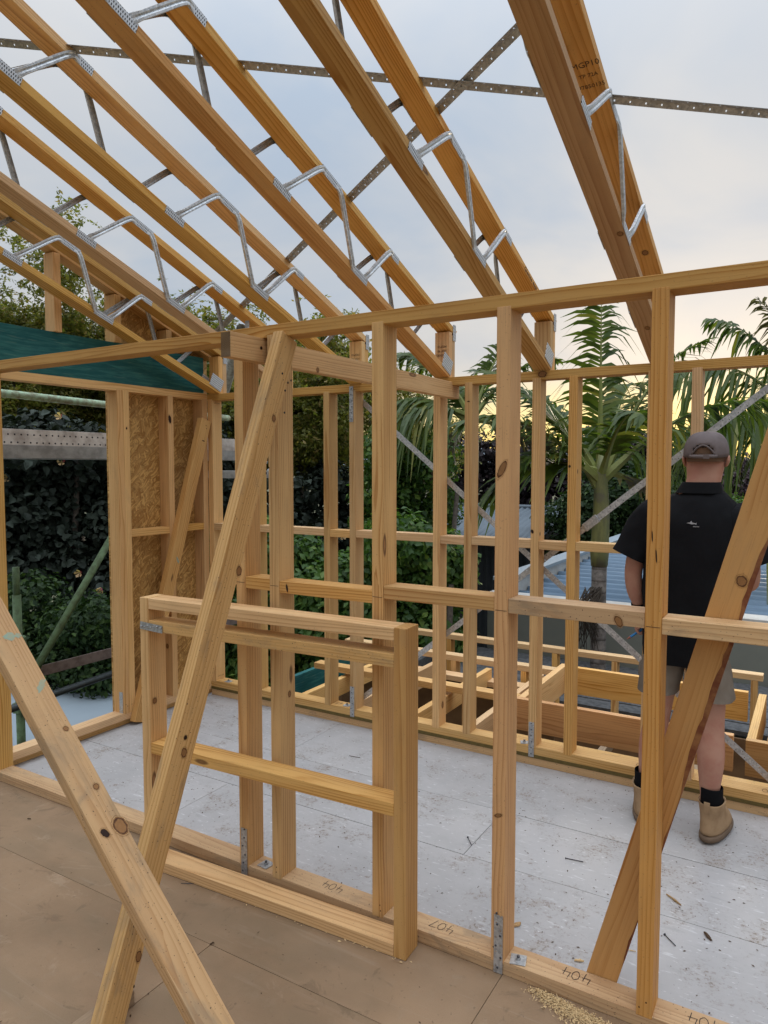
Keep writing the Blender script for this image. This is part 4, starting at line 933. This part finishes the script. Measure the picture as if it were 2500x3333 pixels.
# feathery-leaved trees behind the hedge
def featherytree(px, depth, yt, spread, seed, label, n=26000, zmin=1.9):
    rs = random.Random(seed); b = camdir(px, 1500, depth); top = camdir(px, yt, depth).z
    t = thing('feathery_tree', (b.x, b.y, GZ), label, 'tree', 'feathery trees behind the vine hedge')
    tube('trunk', [(b.x, b.y, GZ), (b.x+.1, b.y, GZ+2), (b.x+.05, b.y+.1, zmin)], [.16, .13, .10], M['bark'], t, 10)
    tips = []; V = []; br = []
    for k in range(15):
        a = rs.uniform(0, 2*math.pi); el = rs.uniform(.25, 1.25); L = spread*rs.uniform(.6, 1.1)
        p = Vector((b.x, b.y, zmin+rs.uniform(-.4, .5))); dv = Vector((math.cos(a)*math.cos(el), math.sin(a)*math.cos(el), math.sin(el)*max(.5, (top-zmin)/spread/1.1))); pts = [p.copy()]
        for s in range(6):
            p = p+dv*L/6; dv = (dv+Vector((rs.uniform(-.3, .3), rs.uniform(-.3, .3), rs.uniform(-.22, .12)))).normalized()*dv.length; pts.append(p.copy())
            if s > 0:
                for q in range(3):
                    dd = Vector((rs.uniform(-1, 1), rs.uniform(-1, 1), rs.uniform(-.4, .8))).normalized(); e = p+dd*spread*rs.uniform(.15, .34); br.append([p.copy(), (p+e)/2+Vector((0, 0, .04)), e]); tips += [e, (p+e)/2]
        br.append(pts); tips.append(p.copy())
    # join branches into one part
    VV = []; FF = []
    for pts in br:
        m = 5; r0 = .03 if len(pts) > 3 else .011
        for i, p in enumerate(pts):
            r = r0*(1-.8*i/(len(pts)-1))
            for k in range(m): a = 2*math.pi*k/m; VV.append((p.x+r*math.cos(a), p.y+r*math.sin(a), p.z+r*.3*math.sin(a)))
        s0 = len(VV)-m*len(pts)
        for i in range(len(pts)-1):
            for k in range(m): FF.append((s0+i*m+k, s0+i*m+(k+1) % m, s0+(i+1)*m+(k+1) % m, s0+(i+1)*m+k))
    mesh_obj('branches', VV, FF, M['bark'], t)
    # pinnate sprays: leaflets set along short stalks
    T = np.array([tuple(v) for v in tips]); ns = n//14; k = rng.integers(0, len(T), ns)
    st0 = T[k]+rng.normal(0, .13*spread/1.6, (ns, 3)); dv = rng.normal(0, 1, (ns, 3)); dv[:, 2] = dv[:, 2]*.4-.25; dv /= np.linalg.norm(dv, axis=1)[:, None]
    side = np.cross(dv, rng.normal(0, .3, (ns, 3))+np.array([0, 0, 1])); side /= np.linalg.norm(side, axis=1)[:, None]
    Ls = .20+.14*rng.random(ns); PP = []; NN = []
    for j in range(7):
        f = (j+.5)/7
        for sg in (-1, 1): PP.append(st0+dv*(Ls*f)[:, None]+side*sg*.028-np.array([0, 0, 1])*(.16*f*f*Ls)[:, None]); NN.append(np.cross(dv, side)+rng.normal(0, .2, (ns, 3)))
    leaves('crown', np.concatenate(PP), np.concatenate(NN), .074, M['feather'], t, .45, .2, 'stuff')
    return t
featherytree(-160, 12.5, 860, 2.1, 1, 'feathery light-green tree at the far left edge above the hedge', 110000)
featherytree(230, 12.8, 850, 2.1, 2, 'feathery tree seen behind the two gable studs', 110000)
featherytree(620, 12.5, 850, 2.1, 3, 'feathery tree with twigs reaching the third truss', 110000)
featherytree(960, 12.2, 1060, 1.9, 4, 'feathery tree seen through studs at centre left', 90000)
featherytree(1290, 14.5, 1270, 1.5, 5, 'small feathery tree right of centre above the autumn shrub', 30000, 1.4)
# palms
def frond(parent, base, az, el, L, droop, nl=48, ll=.62, wl_=.046, mat='palm', hang=.35, twist=0, fwd=.65):
    """arching rachis with two ranks of narrow drooping leaflets, all one frond"""
    p = Vector(base); dirv = Vector((math.cos(az)*math.cos(el), math.sin(az)*math.cos(el), math.sin(el))); pts = [p.copy()]; m = 22
    for i in range(m):
        dirv = (dirv+Vector((0, 0, -droop*(.25+1.5*i/m)/m))).normalized(); p = p+dirv*L/m; pts.append(p.copy())
    V = []; F = []; n = 5
    for i, q in enumerate(pts):
        t = (pts[min(i+1, m)]-pts[max(i-1, 0)]).normalized(); s = t.cross(Vector((0, 0, 1))); s = s.normalized() if s.length > .08 else Vector((math.cos(az+1.57), math.sin(az+1.57), 0)); u = s.cross(t); r = (.040*(1-i/m)**2.2+.013*(1-.8*i/m))*(L/2)**.5
        for k in range(n): a = 2*math.pi*k/n; V.append(q+(s*math.cos(a)+u*math.sin(a))*r)
    for i in range(m):
        for k in range(n): F.append((i*n+k, i*n+(k+1) % n, (i+1)*n+(k+1) % n, (i+1)*n+k))
    nr = len(F)
    for j in range(nl):
        f = .16+.83*j/nl; i = min(m-1, int(f*m)); q = pts[i].lerp(pts[i+1], f*m-i); t = (pts[i+1]-pts[i]).normalized()
        s = t.cross(Vector((0, 0, 1))); s = s.normalized() if s.length > .08 else Vector((math.cos(az+1.57), math.sin(az+1.57), 0)); u = s.cross(t)
        if twist: Rm = Matrix.Rotation(twist, 3, t); s = Rm @ s; u = Rm @ u
        env = math.sin(math.pi*min(1, .12+f*.86))**.55
        for sg in (-1, 1):
            l = ll*env*random.uniform(.62, 1.12); dv = (s*sg*random.uniform(.62, 1.05)+t*random.uniform(fwd-.2, fwd+.25)+u*random.uniform(-.05, .35)).normalized(); hg = hang*random.uniform(.5, 1.6); a = q.copy(); wv = t*.5+u*.3*sg; w0 = wl_*random.uniform(.8, 1.15); b0 = len(V)
            for h, wq in ((0, .5), (.28, 1), (.62, .85), (1, .05)):
                c_ = a+dv*l*h+Vector((0, 0, -hg*l*h*h)); ww = (dv.cross(u)).normalized()*w0*wq*.5+u*w0*wq*.18; V += [c_-ww, c_+ww]
            for k in range(3): F.append((b0+2*k, b0+2*k+1, b0+2*k+3, b0+2*k+2))
    c0 = Vector(base); me = bpy.data.meshes.new('frond'); me.from_pydata([tuple(v-c0) for v in V], [], F); me.update()
    me.materials.append(M['rachis']); me.materials.append(M[mat]); me.polygons.foreach_set('material_index', [0]*nr+[1]*(len(F)-nr))
    o = bpy.data.objects.new('frond', me); C.objects.link(o); place(o, Matrix.Translation(c0), parent); return o
RT = math.atan2(math.sin(yaw), math.cos(yaw))            # azimuth of "to the right" as seen from the deck
def palm(base, crown_z, r, label, fronds, shaft_len=1.0, dry=3):
    t = thing('palm_tree', (base[0], base[1], GZ), label, 'palm', 'palms beyond the garage')
    x, y = base; zs = crown_z-shaft_len
    tube('trunk', [(x, y, GZ), (x+.02, y, GZ+.8), (x, y, zs-.3), (x, y, zs)], [r*1.5, r*1.15, r, r*1.02], M['ptrunk'], t, 20)
    tube('crownshaft', [(x, y, zs), (x, y, zs+.12), (x+.01, y, zs+shaft_len*.55), (x, y, crown_z-.1), (x, y, crown_z+.12)], [r*1.12, r*1.25, r*1.1, r*.85, r*.4], M['shaft'], t, 20)
    for (az, el, L, droop, kw) in fronds: frond(t, (x+.03*math.cos(az), y+.03*math.sin(az), crown_z-.10+random.uniform(-.12, .06)), az, el, L, droop, **kw)
    return t
px_ = Vector((-1.856, 7.2, 0))
D = dict
main = palm((-1.856, 7.2), 1.62, .072, 'main palm with upright frond, in front of the garage wall', [
    (RT+1.55, 1.535, 2.0, .10, D(hang=.75, ll=.66, nl=44, fwd=.66, wl_=.046)), (RT+2.95, 1.05, 1.75, 1.15, D(hang=.35, ll=.55, fwd=.9)), (RT+3.25, .80, 1.6, 1.35, D(hang=.4)), (RT+.25, 1.15, 1.85, 1.25, D(hang=.55, ll=.60, fwd=.9)), (RT-.1, .80, 1.9, 1.25, D(hang=.85, ll=.66)),
    (RT+3.05, .30, 1.25, 1.6, D(hang=.6)), (RT+2.2, 1.0, 1.6, 1.2, D(hang=.4, ll=.5)), (RT+1.0, 1.05, 1.7, 1.2, D(hang=.45)), (RT-1.5, .95, 1.2, 1.7, D(hang=.5, ll=.42)), (RT+3.35, .75, 1.3, 2.9, D(hang=.35, ll=.34)), (RT+.2, -.2, 1.1, 1.0, D(hang=.4, mat='palm_dry', ll=.3))], .98)
rt = [tube('fibre', [Vector((-1.856-.02, 7.12, .40))+Vector((random.uniform(-.10, .09), random.uniform(-.04, .02), random.uniform(-.05, .05))), Vector((-1.856-.06, 7.08, .25))+Vector((random.uniform(-.14, .12), random.uniform(-.05, .02), 0)), Vector((-1.856-.07, 7.08, random.uniform(-.25, .12)))+Vector((random.uniform(-.14, .12), random.uniform(-.05, .02), 0))], [.006, .005, .003], M['bark'], main, 4) for _ in range(46)]
p2 = camdir(1535, 1370, 9.6)
palm((p2.x, p2.y), p2.z+.12, .08, 'second palm left of the main one, with drooping and dead fronds', [
    (RT+3.05, .70, 1.45, 2.0, D(hang=.9, ll=.66)), (RT+3.4, .40, 1.35, 2.0, D(hang=1.0, ll=.72)), (RT+2.7, 1.05, 1.5, 1.5, D(hang=.6)), (RT+.15, .95, 1.5, 1.3, D(hang=.55, ll=.5)), (RT+.6, 1.2, 1.5, 1.2, D(hang=.5)),
    (RT+1.6, .9, 1.5, 1.5, D(hang=.5)), (RT+3.6, -.7, 1.0, .6, D(hang=.4, mat='palm_dry', ll=.34)), (RT+.1, -.15, 1.3, 1.2, D(hang=.5, mat='palm_dry', ll=.38)), (RT+.3, .15, 1.4, 1.5, D(hang=.5, mat='palm_dry', ll=.36))], .9)
p3 = camdir(2660, 1400, 8.6)
palm((p3.x, p3.y), p3.z, .08, 'third palm, its fronds entering from the right edge', [
    (RT+3.0, .95, 2.1, 1.7, D(hang=1.5, ll=.80, nl=46)), (RT+3.35, .55, 1.9, 1.7, D(hang=1.7, ll=.85, nl=44)), (RT+2.75, 1.2, 2.0, 1.5, D(hang=1.0, ll=.65)), (RT+3.15, 1.32, 1.8, 1.3, D(hang=.6, ll=.55, mat='palm_dry')), (RT+2.5, .6, 1.7, 1.6, D(hang=1.2)), (RT+.2, .8, 1.8, 1.5, D(hang=.9)), (RT+1.5, 1.0, 1.8, 1.4, D(hang=.8)), (RT-1.5, .6, 1.7, 1.6, D(hang=1.0))], .9)

# ------------------------------------------------------------------ the man
pe = thing('person', (-.48, 3.40, 0), 'person seen from behind in black shirt, grey cap and tan boots, holding a pencil', 'person')
def skin_body(name, nodes, edges, root, mat, parent, lev=2):
    me = bpy.data.meshes.new(name); me.from_pydata([n[0] for n in nodes], edges, []); me.update()
    o = bpy.data.objects.new(name, me); C.objects.link(o)
    o.modifiers.new('skin', 'SKIN').use_smooth_shade = True; md = o.modifiers.new('sub', 'SUBSURF'); md.levels = lev; md.render_levels = lev
    for i, n in enumerate(nodes):
        sv_ = me.skin_vertices[0].data[i]; sv_.radius = n[1] if isinstance(n[1], tuple) else (n[1], n[1]); sv_.use_root = (i == root)
    me2 = bpy.data.meshes.new_from_object(o.evaluated_get(bpy.context.evaluated_depsgraph_get())); bpy.data.objects.remove(o)
    me2.materials.clear(); me2.materials.append(mat); me2.polygons.foreach_set('use_smooth', [True]*len(me2.polygons))
    o = bpy.data.objects.new(name, me2); C.objects.link(o); place(o, Matrix.Identity(4), parent); return o
N_ = [((-.48, 3.41, .88), (.15, .11)), ((-.48, 3.41, 1.05), (.15, .10)), ((-.475, 3.41, 1.28), (.16, .11)), ((-.465, 3.41, 1.45), (.10, .08)), ((-.445, 3.412, 1.535), (.066, .064)), ((-.437, 3.425, 1.595), (.069, .078)), ((-.433, 3.44, 1.665), (.076, .092)), ((-.433, 3.435, 1.72), (.06, .08)),
      ((-.625, 3.41, 1.405), .052), ((-.705, 3.39, 1.24), .047), ((-.722, 3.385, 1.13), .041), ((-.712, 3.40, 1.06), .043), ((-.698, 3.43, .985), .026), ((-.690, 3.445, .930), (.032, .020)),
      ((-.318, 3.41, 1.395), .052), ((-.25, 3.42, 1.22), .047), ((-.245, 3.44, 1.12), .042), ((-.31, 3.60, 1.10), .036), ((-.36, 3.69, 1.10), .026), ((-.375, 3.73, 1.10), (.032, .02)),
      ((-.565, 3.41, .80), .088), ((-.595, 3.40, .62), .072), ((-.605, 3.405, .48), .058), ((-.625, 3.385, .36), .060), ((-.638, 3.39, .20), .040), ((-.640, 3.395, .10), .038),
      ((-.405, 3.40, .80), .088), ((-.385, 3.385, .62), .072), ((-.378, 3.38, .50), .058), ((-.370, 3.355, .36), .062), ((-.372, 3.36, .20), .041), ((-.372, 3.365, .10), .038)]
E_ = [(0, 1), (1, 2), (2, 3), (3, 4), (4, 5), (5, 6), (6, 7), (3, 8), (8, 9), (9, 10), (10, 11), (11, 12), (12, 13), (3, 14), (14, 15), (15, 16), (16, 17), (17, 18), (18, 19), (0, 20), (20, 21), (21, 22), (22, 23), (23, 24), (24, 25), (0, 26), (26, 27), (27, 28), (28, 29), (29, 30), (30, 31)]
body = skin_body('body', N_, E_, 0, M['skin'], pe)
def finger(pts, r): return skin_body('finger', [(p, r*(1-.10*i)) for i, p in enumerate(pts)], [(i, i+1) for i in range(len(pts)-1)], 0, M['skin'], body, 1)
hx, hy, hz = -.690, 3.447, .905
for k in range(4):   # curled round the pencil
    yy = hy-.030+.021*k; l = (.9, 1.0, .95, .78)[k]
    finger([(hx, yy, hz+.01), (hx-.020*l, yy-.004, hz-.028*l), (hx-.002, yy-.006, hz-.052*l), (hx+.016*l, yy-.004, hz-.045*l)], .0095)
finger([(hx+.012, hy-.03, hz+.03), (hx+.010, hy-.052, hz+.005), (hx-.004, hy-.062, hz-.022)], .0105)
for k in range(4): finger([(-.38, 3.745, 1.085+.02*k), (-.40, 3.78, 1.085+.02*k), (-.43, 3.785, 1.085+.018*k)], .009)
# ears and face
hc = Vector((-.433, 3.44, 1.655))
for sx in (-1, 1):
    loft('ear', [(hc+Vector((sx*.078, -.004, -.034)), .006, .008), (hc+Vector((sx*.086, -.010, -.018)), .008, .017), (hc+Vector((sx*.090, -.012, .004)), .009, .021), (hc+Vector((sx*.086, -.010, .022)), .006, .014)], M['skin'], body, 12)
    loft('eye', [(hc+Vector((sx*.030, .078, .004)), .011, .006), (hc+Vector((sx*.030, .080, .010)), .013, .008), (hc+Vector((sx*.030, .078, .016)), .010, .006)], M['hair'], body, 10)
loft('nose', [(hc+Vector((0, .090, -.030)), .014, .014), (hc+Vector((0, .094, -.018)), .013, .016), (hc+Vector((0, .084, .012)), .008, .010)], M['skin'], body, 10)
loft('mouth', [(hc+Vector((0, .080, -.058)), .022, .006), (hc+Vector((0, .083, -.053)), .024, .007), (hc+Vector((0, .080, -.048)), .020, .006)], M['skin'], body, 10)
loft('hair', [(hc+Vector((0, -.010, -.010)), .0755, .092), (hc+Vector((0, -.012, .02)), .0785, .096), (hc+Vector((0, -.010, .05)), .078, .096)], M['hair'], body, 24, (False, False))
# shirt: trunk, two sleeves, collar
sh = loft('shirt', [((-.495, 3.415, .765), .172, .142), ((-.495, 3.415, .80), .176, .146), ((-.492, 3.415, .95), .180, .145), ((-.488, 3.413, 1.10), .188, .142), ((-.480, 3.41, 1.25), .202, .142), ((-.475, 3.41, 1.36), .208, .136), ((-.468, 3.41, 1.43), .192, .120), ((-.460, 3.412, 1.48), .140, .096), ((-.450, 3.415, 1.515), .088, .078), ((-.447, 3.415, 1.525), .076, .072)], M['shirt'], pe, 32, (False, False))
sh['label'] = 'plain black short-sleeved shirt'
def axes(a, b): z = (Vector(b)-Vector(a)).normalized(); u = Vector((0, 1, 0)).cross(z).normalized(); return u, z.cross(u)
for P0, P1, P2 in (((-.585, 3.41, 1.430), (-.675, 3.405, 1.350), (-.735, 3.385, 1.215)), ((-.355, 3.41, 1.425), (-.275, 3.412, 1.340), (-.225, 3.425, 1.215))):
    u0, v0 = axes(P0, P1); u1, v1 = axes(P1, P2)
    loft('sleeve', [(P0, .085, .085, u0, v0), (tuple((Vector(P0)+Vector(P1))/2+Vector((0, 0, .012))), .086, .090, u0, v0), (P1, .080, .088, (u0+u1)/2, (v0+v1)/2), (tuple((Vector(P1)+Vector(P2))/2), .075, .085, u1, v1), (P2, .076, .084, u1, v1)], M['shirt'], sh, 22, (True, False))
loft('collar', [((-.452, 3.413, 1.500), .088, .082), ((-.446, 3.415, 1.535), .079, .076), ((-.444, 3.418, 1.566), .075, .074), ((-.447, 3.414, 1.545), .083, .080), ((-.453, 3.412, 1.510), .098, .092)], M['shirt'], sh, 24, (False, False))
V = [(-.020, 0, .001), (-.006, 0, .004), (-.001, 0, .011), (.003, 0, .004), (.016, 0, .001), (.021, 0, .005), (.019, 0, -.001), (.020, 0, -.005), (.012, 0, -.002), (.002, 0, -.004), (-.008, 0, -.001)]
F = [tuple(range(len(V)))]; lg = mesh_obj('fish_logo', V, F, M['logo'], sh, Matrix.Translation((-.462, 3.2695, 1.385)) @ Matrix.Rotation(-.10, 4, 'X'))
for k in range(5): box('logo_line', (-.455+.005*k, 3.2690, 1.370), (-.452+.005*k, 3.2696, 1.374), M['logo'], sh, 0)
# shorts
so_ = loft('shorts', [((-.49, 3.41, .93), .165, .128), ((-.488, 3.41, .85), .172, .135), ((-.487, 3.408, .79), .178, .135), ((-.487, 3.405, .765), .176, .128)], M['shorts'], pe, 28, (True, True))
for cx_, xs in ((-.578, -.602), (-.402, -.376)):
    loft('shorts_leg', [((cx_, 3.408, .83), .092, .118), ((cx_-.0, 3.402, .76), .097, .118), (((cx_+xs)/2, 3.397, .70), .094, .112), ((xs, 3.392, .635), .090, .106), ((xs, 3.391, .622), .091, .107)], M['shorts'], so_, 22, (True, False))
loft('pocket_flap', [((-.672, 3.40, .66), .012, .05), ((-.674, 3.40, .70), .014, .055), ((-.672, 3.40, .75), .012, .055)], M['shorts'], so_, 12)
ctx = bpy.data.textures.new('creases', 'CLOUDS'); ctx.noise_scale = .09; ctx.noise_depth = 2
for o in [sh, so_]+[c for c in list(sh.children)+list(so_.children) if c.name.split('.')[0] in ('sleeve', 'shorts_leg')]:
    if not any(m.type == 'SUBSURF' for m in o.modifiers): continue
    o.modifiers['sub'].levels = 2; o.modifiers['sub'].render_levels = 2
    dm = o.modifiers.new('crease', 'DISPLACE'); dm.texture = ctx; dm.texture_coords = 'LOCAL'; dm.strength = .020; dm.mid_level = .34
# socks and boots
def boot(hx_, hy_, a, name='boot'):
    Mx = Matrix.Translation((hx_, hy_, 0)) @ Matrix.Rotation(a, 4, 'Z')
    def ring(y, z, rx, ry, tilt=0): return (Vector((0, y, z)), rx, ry, Vector((1, 0, 0)), Vector((0, math.cos(tilt), math.sin(tilt))))
    b = loft(name, [ring(.118, .028, .050, .140), ring(.116, .048, .050, .138), ring(.098, .075, .048, .118, .10), ring(.074, .105, .046, .088, .22), ring(.058, .135, .047, .068, .20), ring(.052, .168, .052, .064, .12), ring(.050, .180, .056, .066, .10), ring(.050, .174, .047, .057, .1)], M['suede'], None, 24, (True, False)); place(b, Mx @ b.matrix_basis, pe)
    s = loft('sole', [ring(.120, .001, .050, .146), ring(.120, .018, .054, .150), ring(.118, .033, .053, .146), ring(.118, .038, .050, .140)], M['sole'], None, 24); place(s, Mx @ s.matrix_basis, b)
    k = loft('sock', [ring(.050, .13, .043, .052), ring(.048, .18, .044, .050), ring(.044, .225, .0445, .049), ring(.043, .235, .046, .050), ring(.043, .238, .043, .046)], M['sock'], None, 20, (True, False)); place(k, Mx @ k.matrix_basis, pe)
    for sx in (-1, 1):
        for i in range(3):
            e = tube('lace', [(sx*.02, .118+.022*i, .128-.016*i), (-sx*.012, .126+.022*i, .132-.016*i)], .0032, M['sole'], None, 6); place(e, Mx @ e.matrix_basis, b)
    t_ = box('pull_tab', (-.012, -.018, .135), (.012, -.012, .185), M['suede'], None, .001); place(t_, Mx @ t_.matrix_basis, b)
boot(-.372, 3.315, -.20); boot(-.642, 3.345, .16)
# cap: crown with arched opening at the back, strap, peak
V = []; F = []; nu, nv = 40, 12; cc = hc+Vector((0, -.006, .018)); ca = Matrix.Rotation(.10, 3, 'X')
def cp(u, v, k=1.0):
    a = 2*math.pi*u/nu; ph = (math.pi/2)*v/nv; rr_ = math.cos(ph)**.62
    return cc+ca @ Vector((.088*k*rr_*math.cos(a), .108*k*rr_*math.sin(a), .103*math.sin(ph)**.9-.004))
idx = {}
for v in range(nv+1):
    for u in range(nu): idx[u, v] = len(V); V.append(cp(u, v))
for v in range(nv):
    for u in range(nu):
        a = 2*math.pi*(u+.5)/nu; back = abs(((a-1.5*math.pi+math.pi) % (2*math.pi))-math.pi)
        if v in (1, 2, 3) and back < (.50, .50, .42, .26)[v]: continue
        F.append((idx[u, v], idx[(u+1) % nu, v], idx[(u+1) % nu, v+1], idx[u, v+1]))
c0 = Vector(cc); cpo = mesh_obj('cap', [Vector(v)-c0 for v in V], F, M['cap'], pe, Matrix.Translation(c0), True); sd = cpo.modifiers.new('t', 'SOLIDIFY'); sd.thickness = .004; sd.offset = 1
cpo['label'] = 'faded grey cap with arched back opening'
tube('strap', [cp(u, .45, 1.02) for u in range(26, 35)], .007, M['cap'], cpo, 8); bk = cp(31, .45, 1.06); box('buckle', tuple(bk-Vector((.012, .003, .009))), tuple(bk+Vector((.012, .003, .009))), M['cap'], cpo, .001)
tube('opening_hem', [cp(30+u*.1, 1+3*math.cos(u*.1/3.4*math.pi/2), 1.015) for u in range(-34, 35, 4)], .0042, M['cap'], cpo, 6)
V = []; F = []
for i in range(15):
    a = math.pi*(.16+.68*i/14); e = math.sin(math.pi*i/14)
    V += [cc+Vector((.086*math.cos(a), .106*math.sin(a), .002)), cc+Vector((.082*math.cos(a), .106*math.sin(a)+.075*e, -.018*e+.004*abs(math.cos(a)))), ]
F = [(2*i, 2*i+1, 2*i+3, 2*i+2) for i in range(14)]
pk = mesh_obj('peak', [v-c0 for v in V], F, M['cap'], cpo, Matrix.Translation(c0), True); pk.modifiers.new('t', 'SOLIDIFY').thickness = .004
tube('button', [c0+ca @ Vector((0, 0, .097)), c0+ca @ Vector((0, 0, .104))], .007, M['cap'], cpo, 10)
tube('wristband', [(-.700, 3.425, 1.000), (-.697, 3.432, .978)], [.035, .034], M['sock'], pe, 16)
pc = thing('pencil', (-.71, 3.42, .86), 'blue carpenter pencil in the hanging left hand', 'pencil')
tube('shaft', [(-.672, 3.432, .885), (-.728, 3.395, .842)], .0052, M['pencil'], pc, 6, True, False); tube('point', [(-.728, 3.395, .842), (-.742, 3.386, .832)], [.0052, .001], M['pencil_tip'], pc, 6, True, False)

# ------------------------------------------------------------------ small things on the floors
def nail(x, y, a, label, L=.06):
    t = tube('nail', [(x, y, .0035), (x+L*math.cos(a), y+L*math.sin(a), .0035)], .0019, M['nail'], None, 6); tag(t, label, 'nail')
    tube('nail_head', [(x, y, .0035), (x-.002*math.cos(a), y-.002*math.sin(a), .0035)], .0045, M['nail'], t, 8); return t
def floor_at(px, py):
    d = camdir(px, py, 1)-Vector((0, 0, 1.6237)); t = -1.6237/d.z; return Vector((0, 0, 1.6237))+d*t
a = floor_at(1523, 2728); nail(a.x, a.y, -.9, 'dark nail beside the sheet joint near the right post of the frame', .065)
a = floor_at(1842, 2796); nail(a.x, a.y, .15, 'black nail on the white floor between two tall studs', .07)
a = floor_at(2164, 3045); nail(a.x, a.y, -.8, 'bent nail right of the rightmost stud', .06)
def chip(x, y, L, w_, a, label, mat='chip', h=.004):
    bm = bmesh.new(); n = 6
    V = []; F = []
    for i in range(n):
        t = i/(n-1); ww = w_*(.4+.6*math.sin(math.pi*t))*(.7+.5*random.random()); zz_ = .001+h*math.sin(math.pi*t)*random.random()
        for q, dz in ((-.5, 0), (.5, 0), (.2, h), (-.3, h)): V.append(((t-.5)*L, q*ww, zz_+dz))
    for i in range(n-1):
        for k in range(4): F.append((4*i+k, 4*i+(k+1) % 4, 4*i+4+(k+1) % 4, 4*i+4+k))
    F += [(3, 2, 1, 0), (4*n-4, 4*n-3, 4*n-2, 4*n-1)]
    bm.free(); o = mesh_obj('wood_sliver', V, F, M[mat], None, Matrix.Translation((x, y, .0012)) @ Matrix.Rotation(a, 4, 'Z')); return tag(o, label, 'sliver')
a = floor_at(2193, 2931); chip(a.x, a.y, .075, .009, -.65, 'long brown splinter lying right of the tall right stud')
a = floor_at(2304, 3050); chip(a.x, a.y, .045, .016, -.9, 'grey bark flake on the white floor at right', 'stamp')
a = floor_at(1885, 3130); chip(a.x, a.y, .03, .012, .4, 'pale shaving beside the foot of the amber brace', 'sawdust')
a = floor_at(1683, 3012); chip(a.x, a.y, .035, .02, 1.2, 'curled shaving behind the strapped stud', 'chip')
a = floor_at(1155, 2465); chip(a.x, a.y, .07, .004, .1, 'thin dark twig on the white floor near the far wall', 'stamp', .002)
a = floor_at(285, 2668); chip(a.x, a.y, .03, .006, .3, 'dark splinter by the near plate at left', 'stamp')
a = floor_at(95, 2668); chip(a.x, a.y, .016, .006, .5, 'small dark splinter on brown floor at far left', 'stamp')
a = floor_at(610, 2878); chip(a.x, a.y, .05, .004, .5, 'dark wire offcut in front of the frame bottom rail', 'nail', .002)
a = floor_at(690, 3075); chip(a.x, a.y, .016, .005, 1.0, 'dark fleck at the brown sheet joint', 'stamp')
a = floor_at(2050, 3095); chip(a.x, a.y, .04, .004, .2, 'straw-coloured sliver left of the rightmost stud foot', 'sawdust', .002)
# loose specks nobody would count
def specks(name, label, x0, x1, y0, y1, n, size, mat, holes=()):
    P = np.stack([rng.uniform(x0, x1, n), rng.uniform(y0, y1, n), np.full(n, .0016)], 1); o = leaves(name, P, np.tile([0, 0, 4.0], (n, 1)), size, M[mat], None, .45, .1, 'stuff'); return tag(o, label, 'debris')
specks('grit', 'dark grit scattered over the white floor', -3.6, .6, 2.2, 3.69, 900, .009, 'stamp')
specks('grit', 'dark grit scattered over the brown floor', -3.5, .5, .9, 2.08, 110, .008, 'stamp')
n = 3000; q = rng.random(n)**.8; PX = -.70+.24*q+rng.normal(0, .022, n); PY = 2.086-.035*q-np.abs(rng.normal(0, .016+.026*q, n)); P = np.stack([PX, PY, .002+.008*rng.random(n)], 1)
tag(leaves('sawdust', P, np.tile([0, 0, 1.5], (n, 1)), .0085, M['sawdust'], None, .3, .35, 'stuff'), 'pile of pale sawdust curls against the near plate', 'sawdust')
n = 160; q = rng.random(n); P = np.stack([-2.1+1.0*q, 1.975+.02*q-np.abs(rng.normal(0, .012, n)), np.full(n, .002)], 1)
tag(leaves('sawdust', P, np.tile([0, 0, 1.5], (n, 1)), .010, M['sawdust'], None, .4, .2, 'stuff'), 'thin line of sawdust along the loose frame foot', 'sawdust')
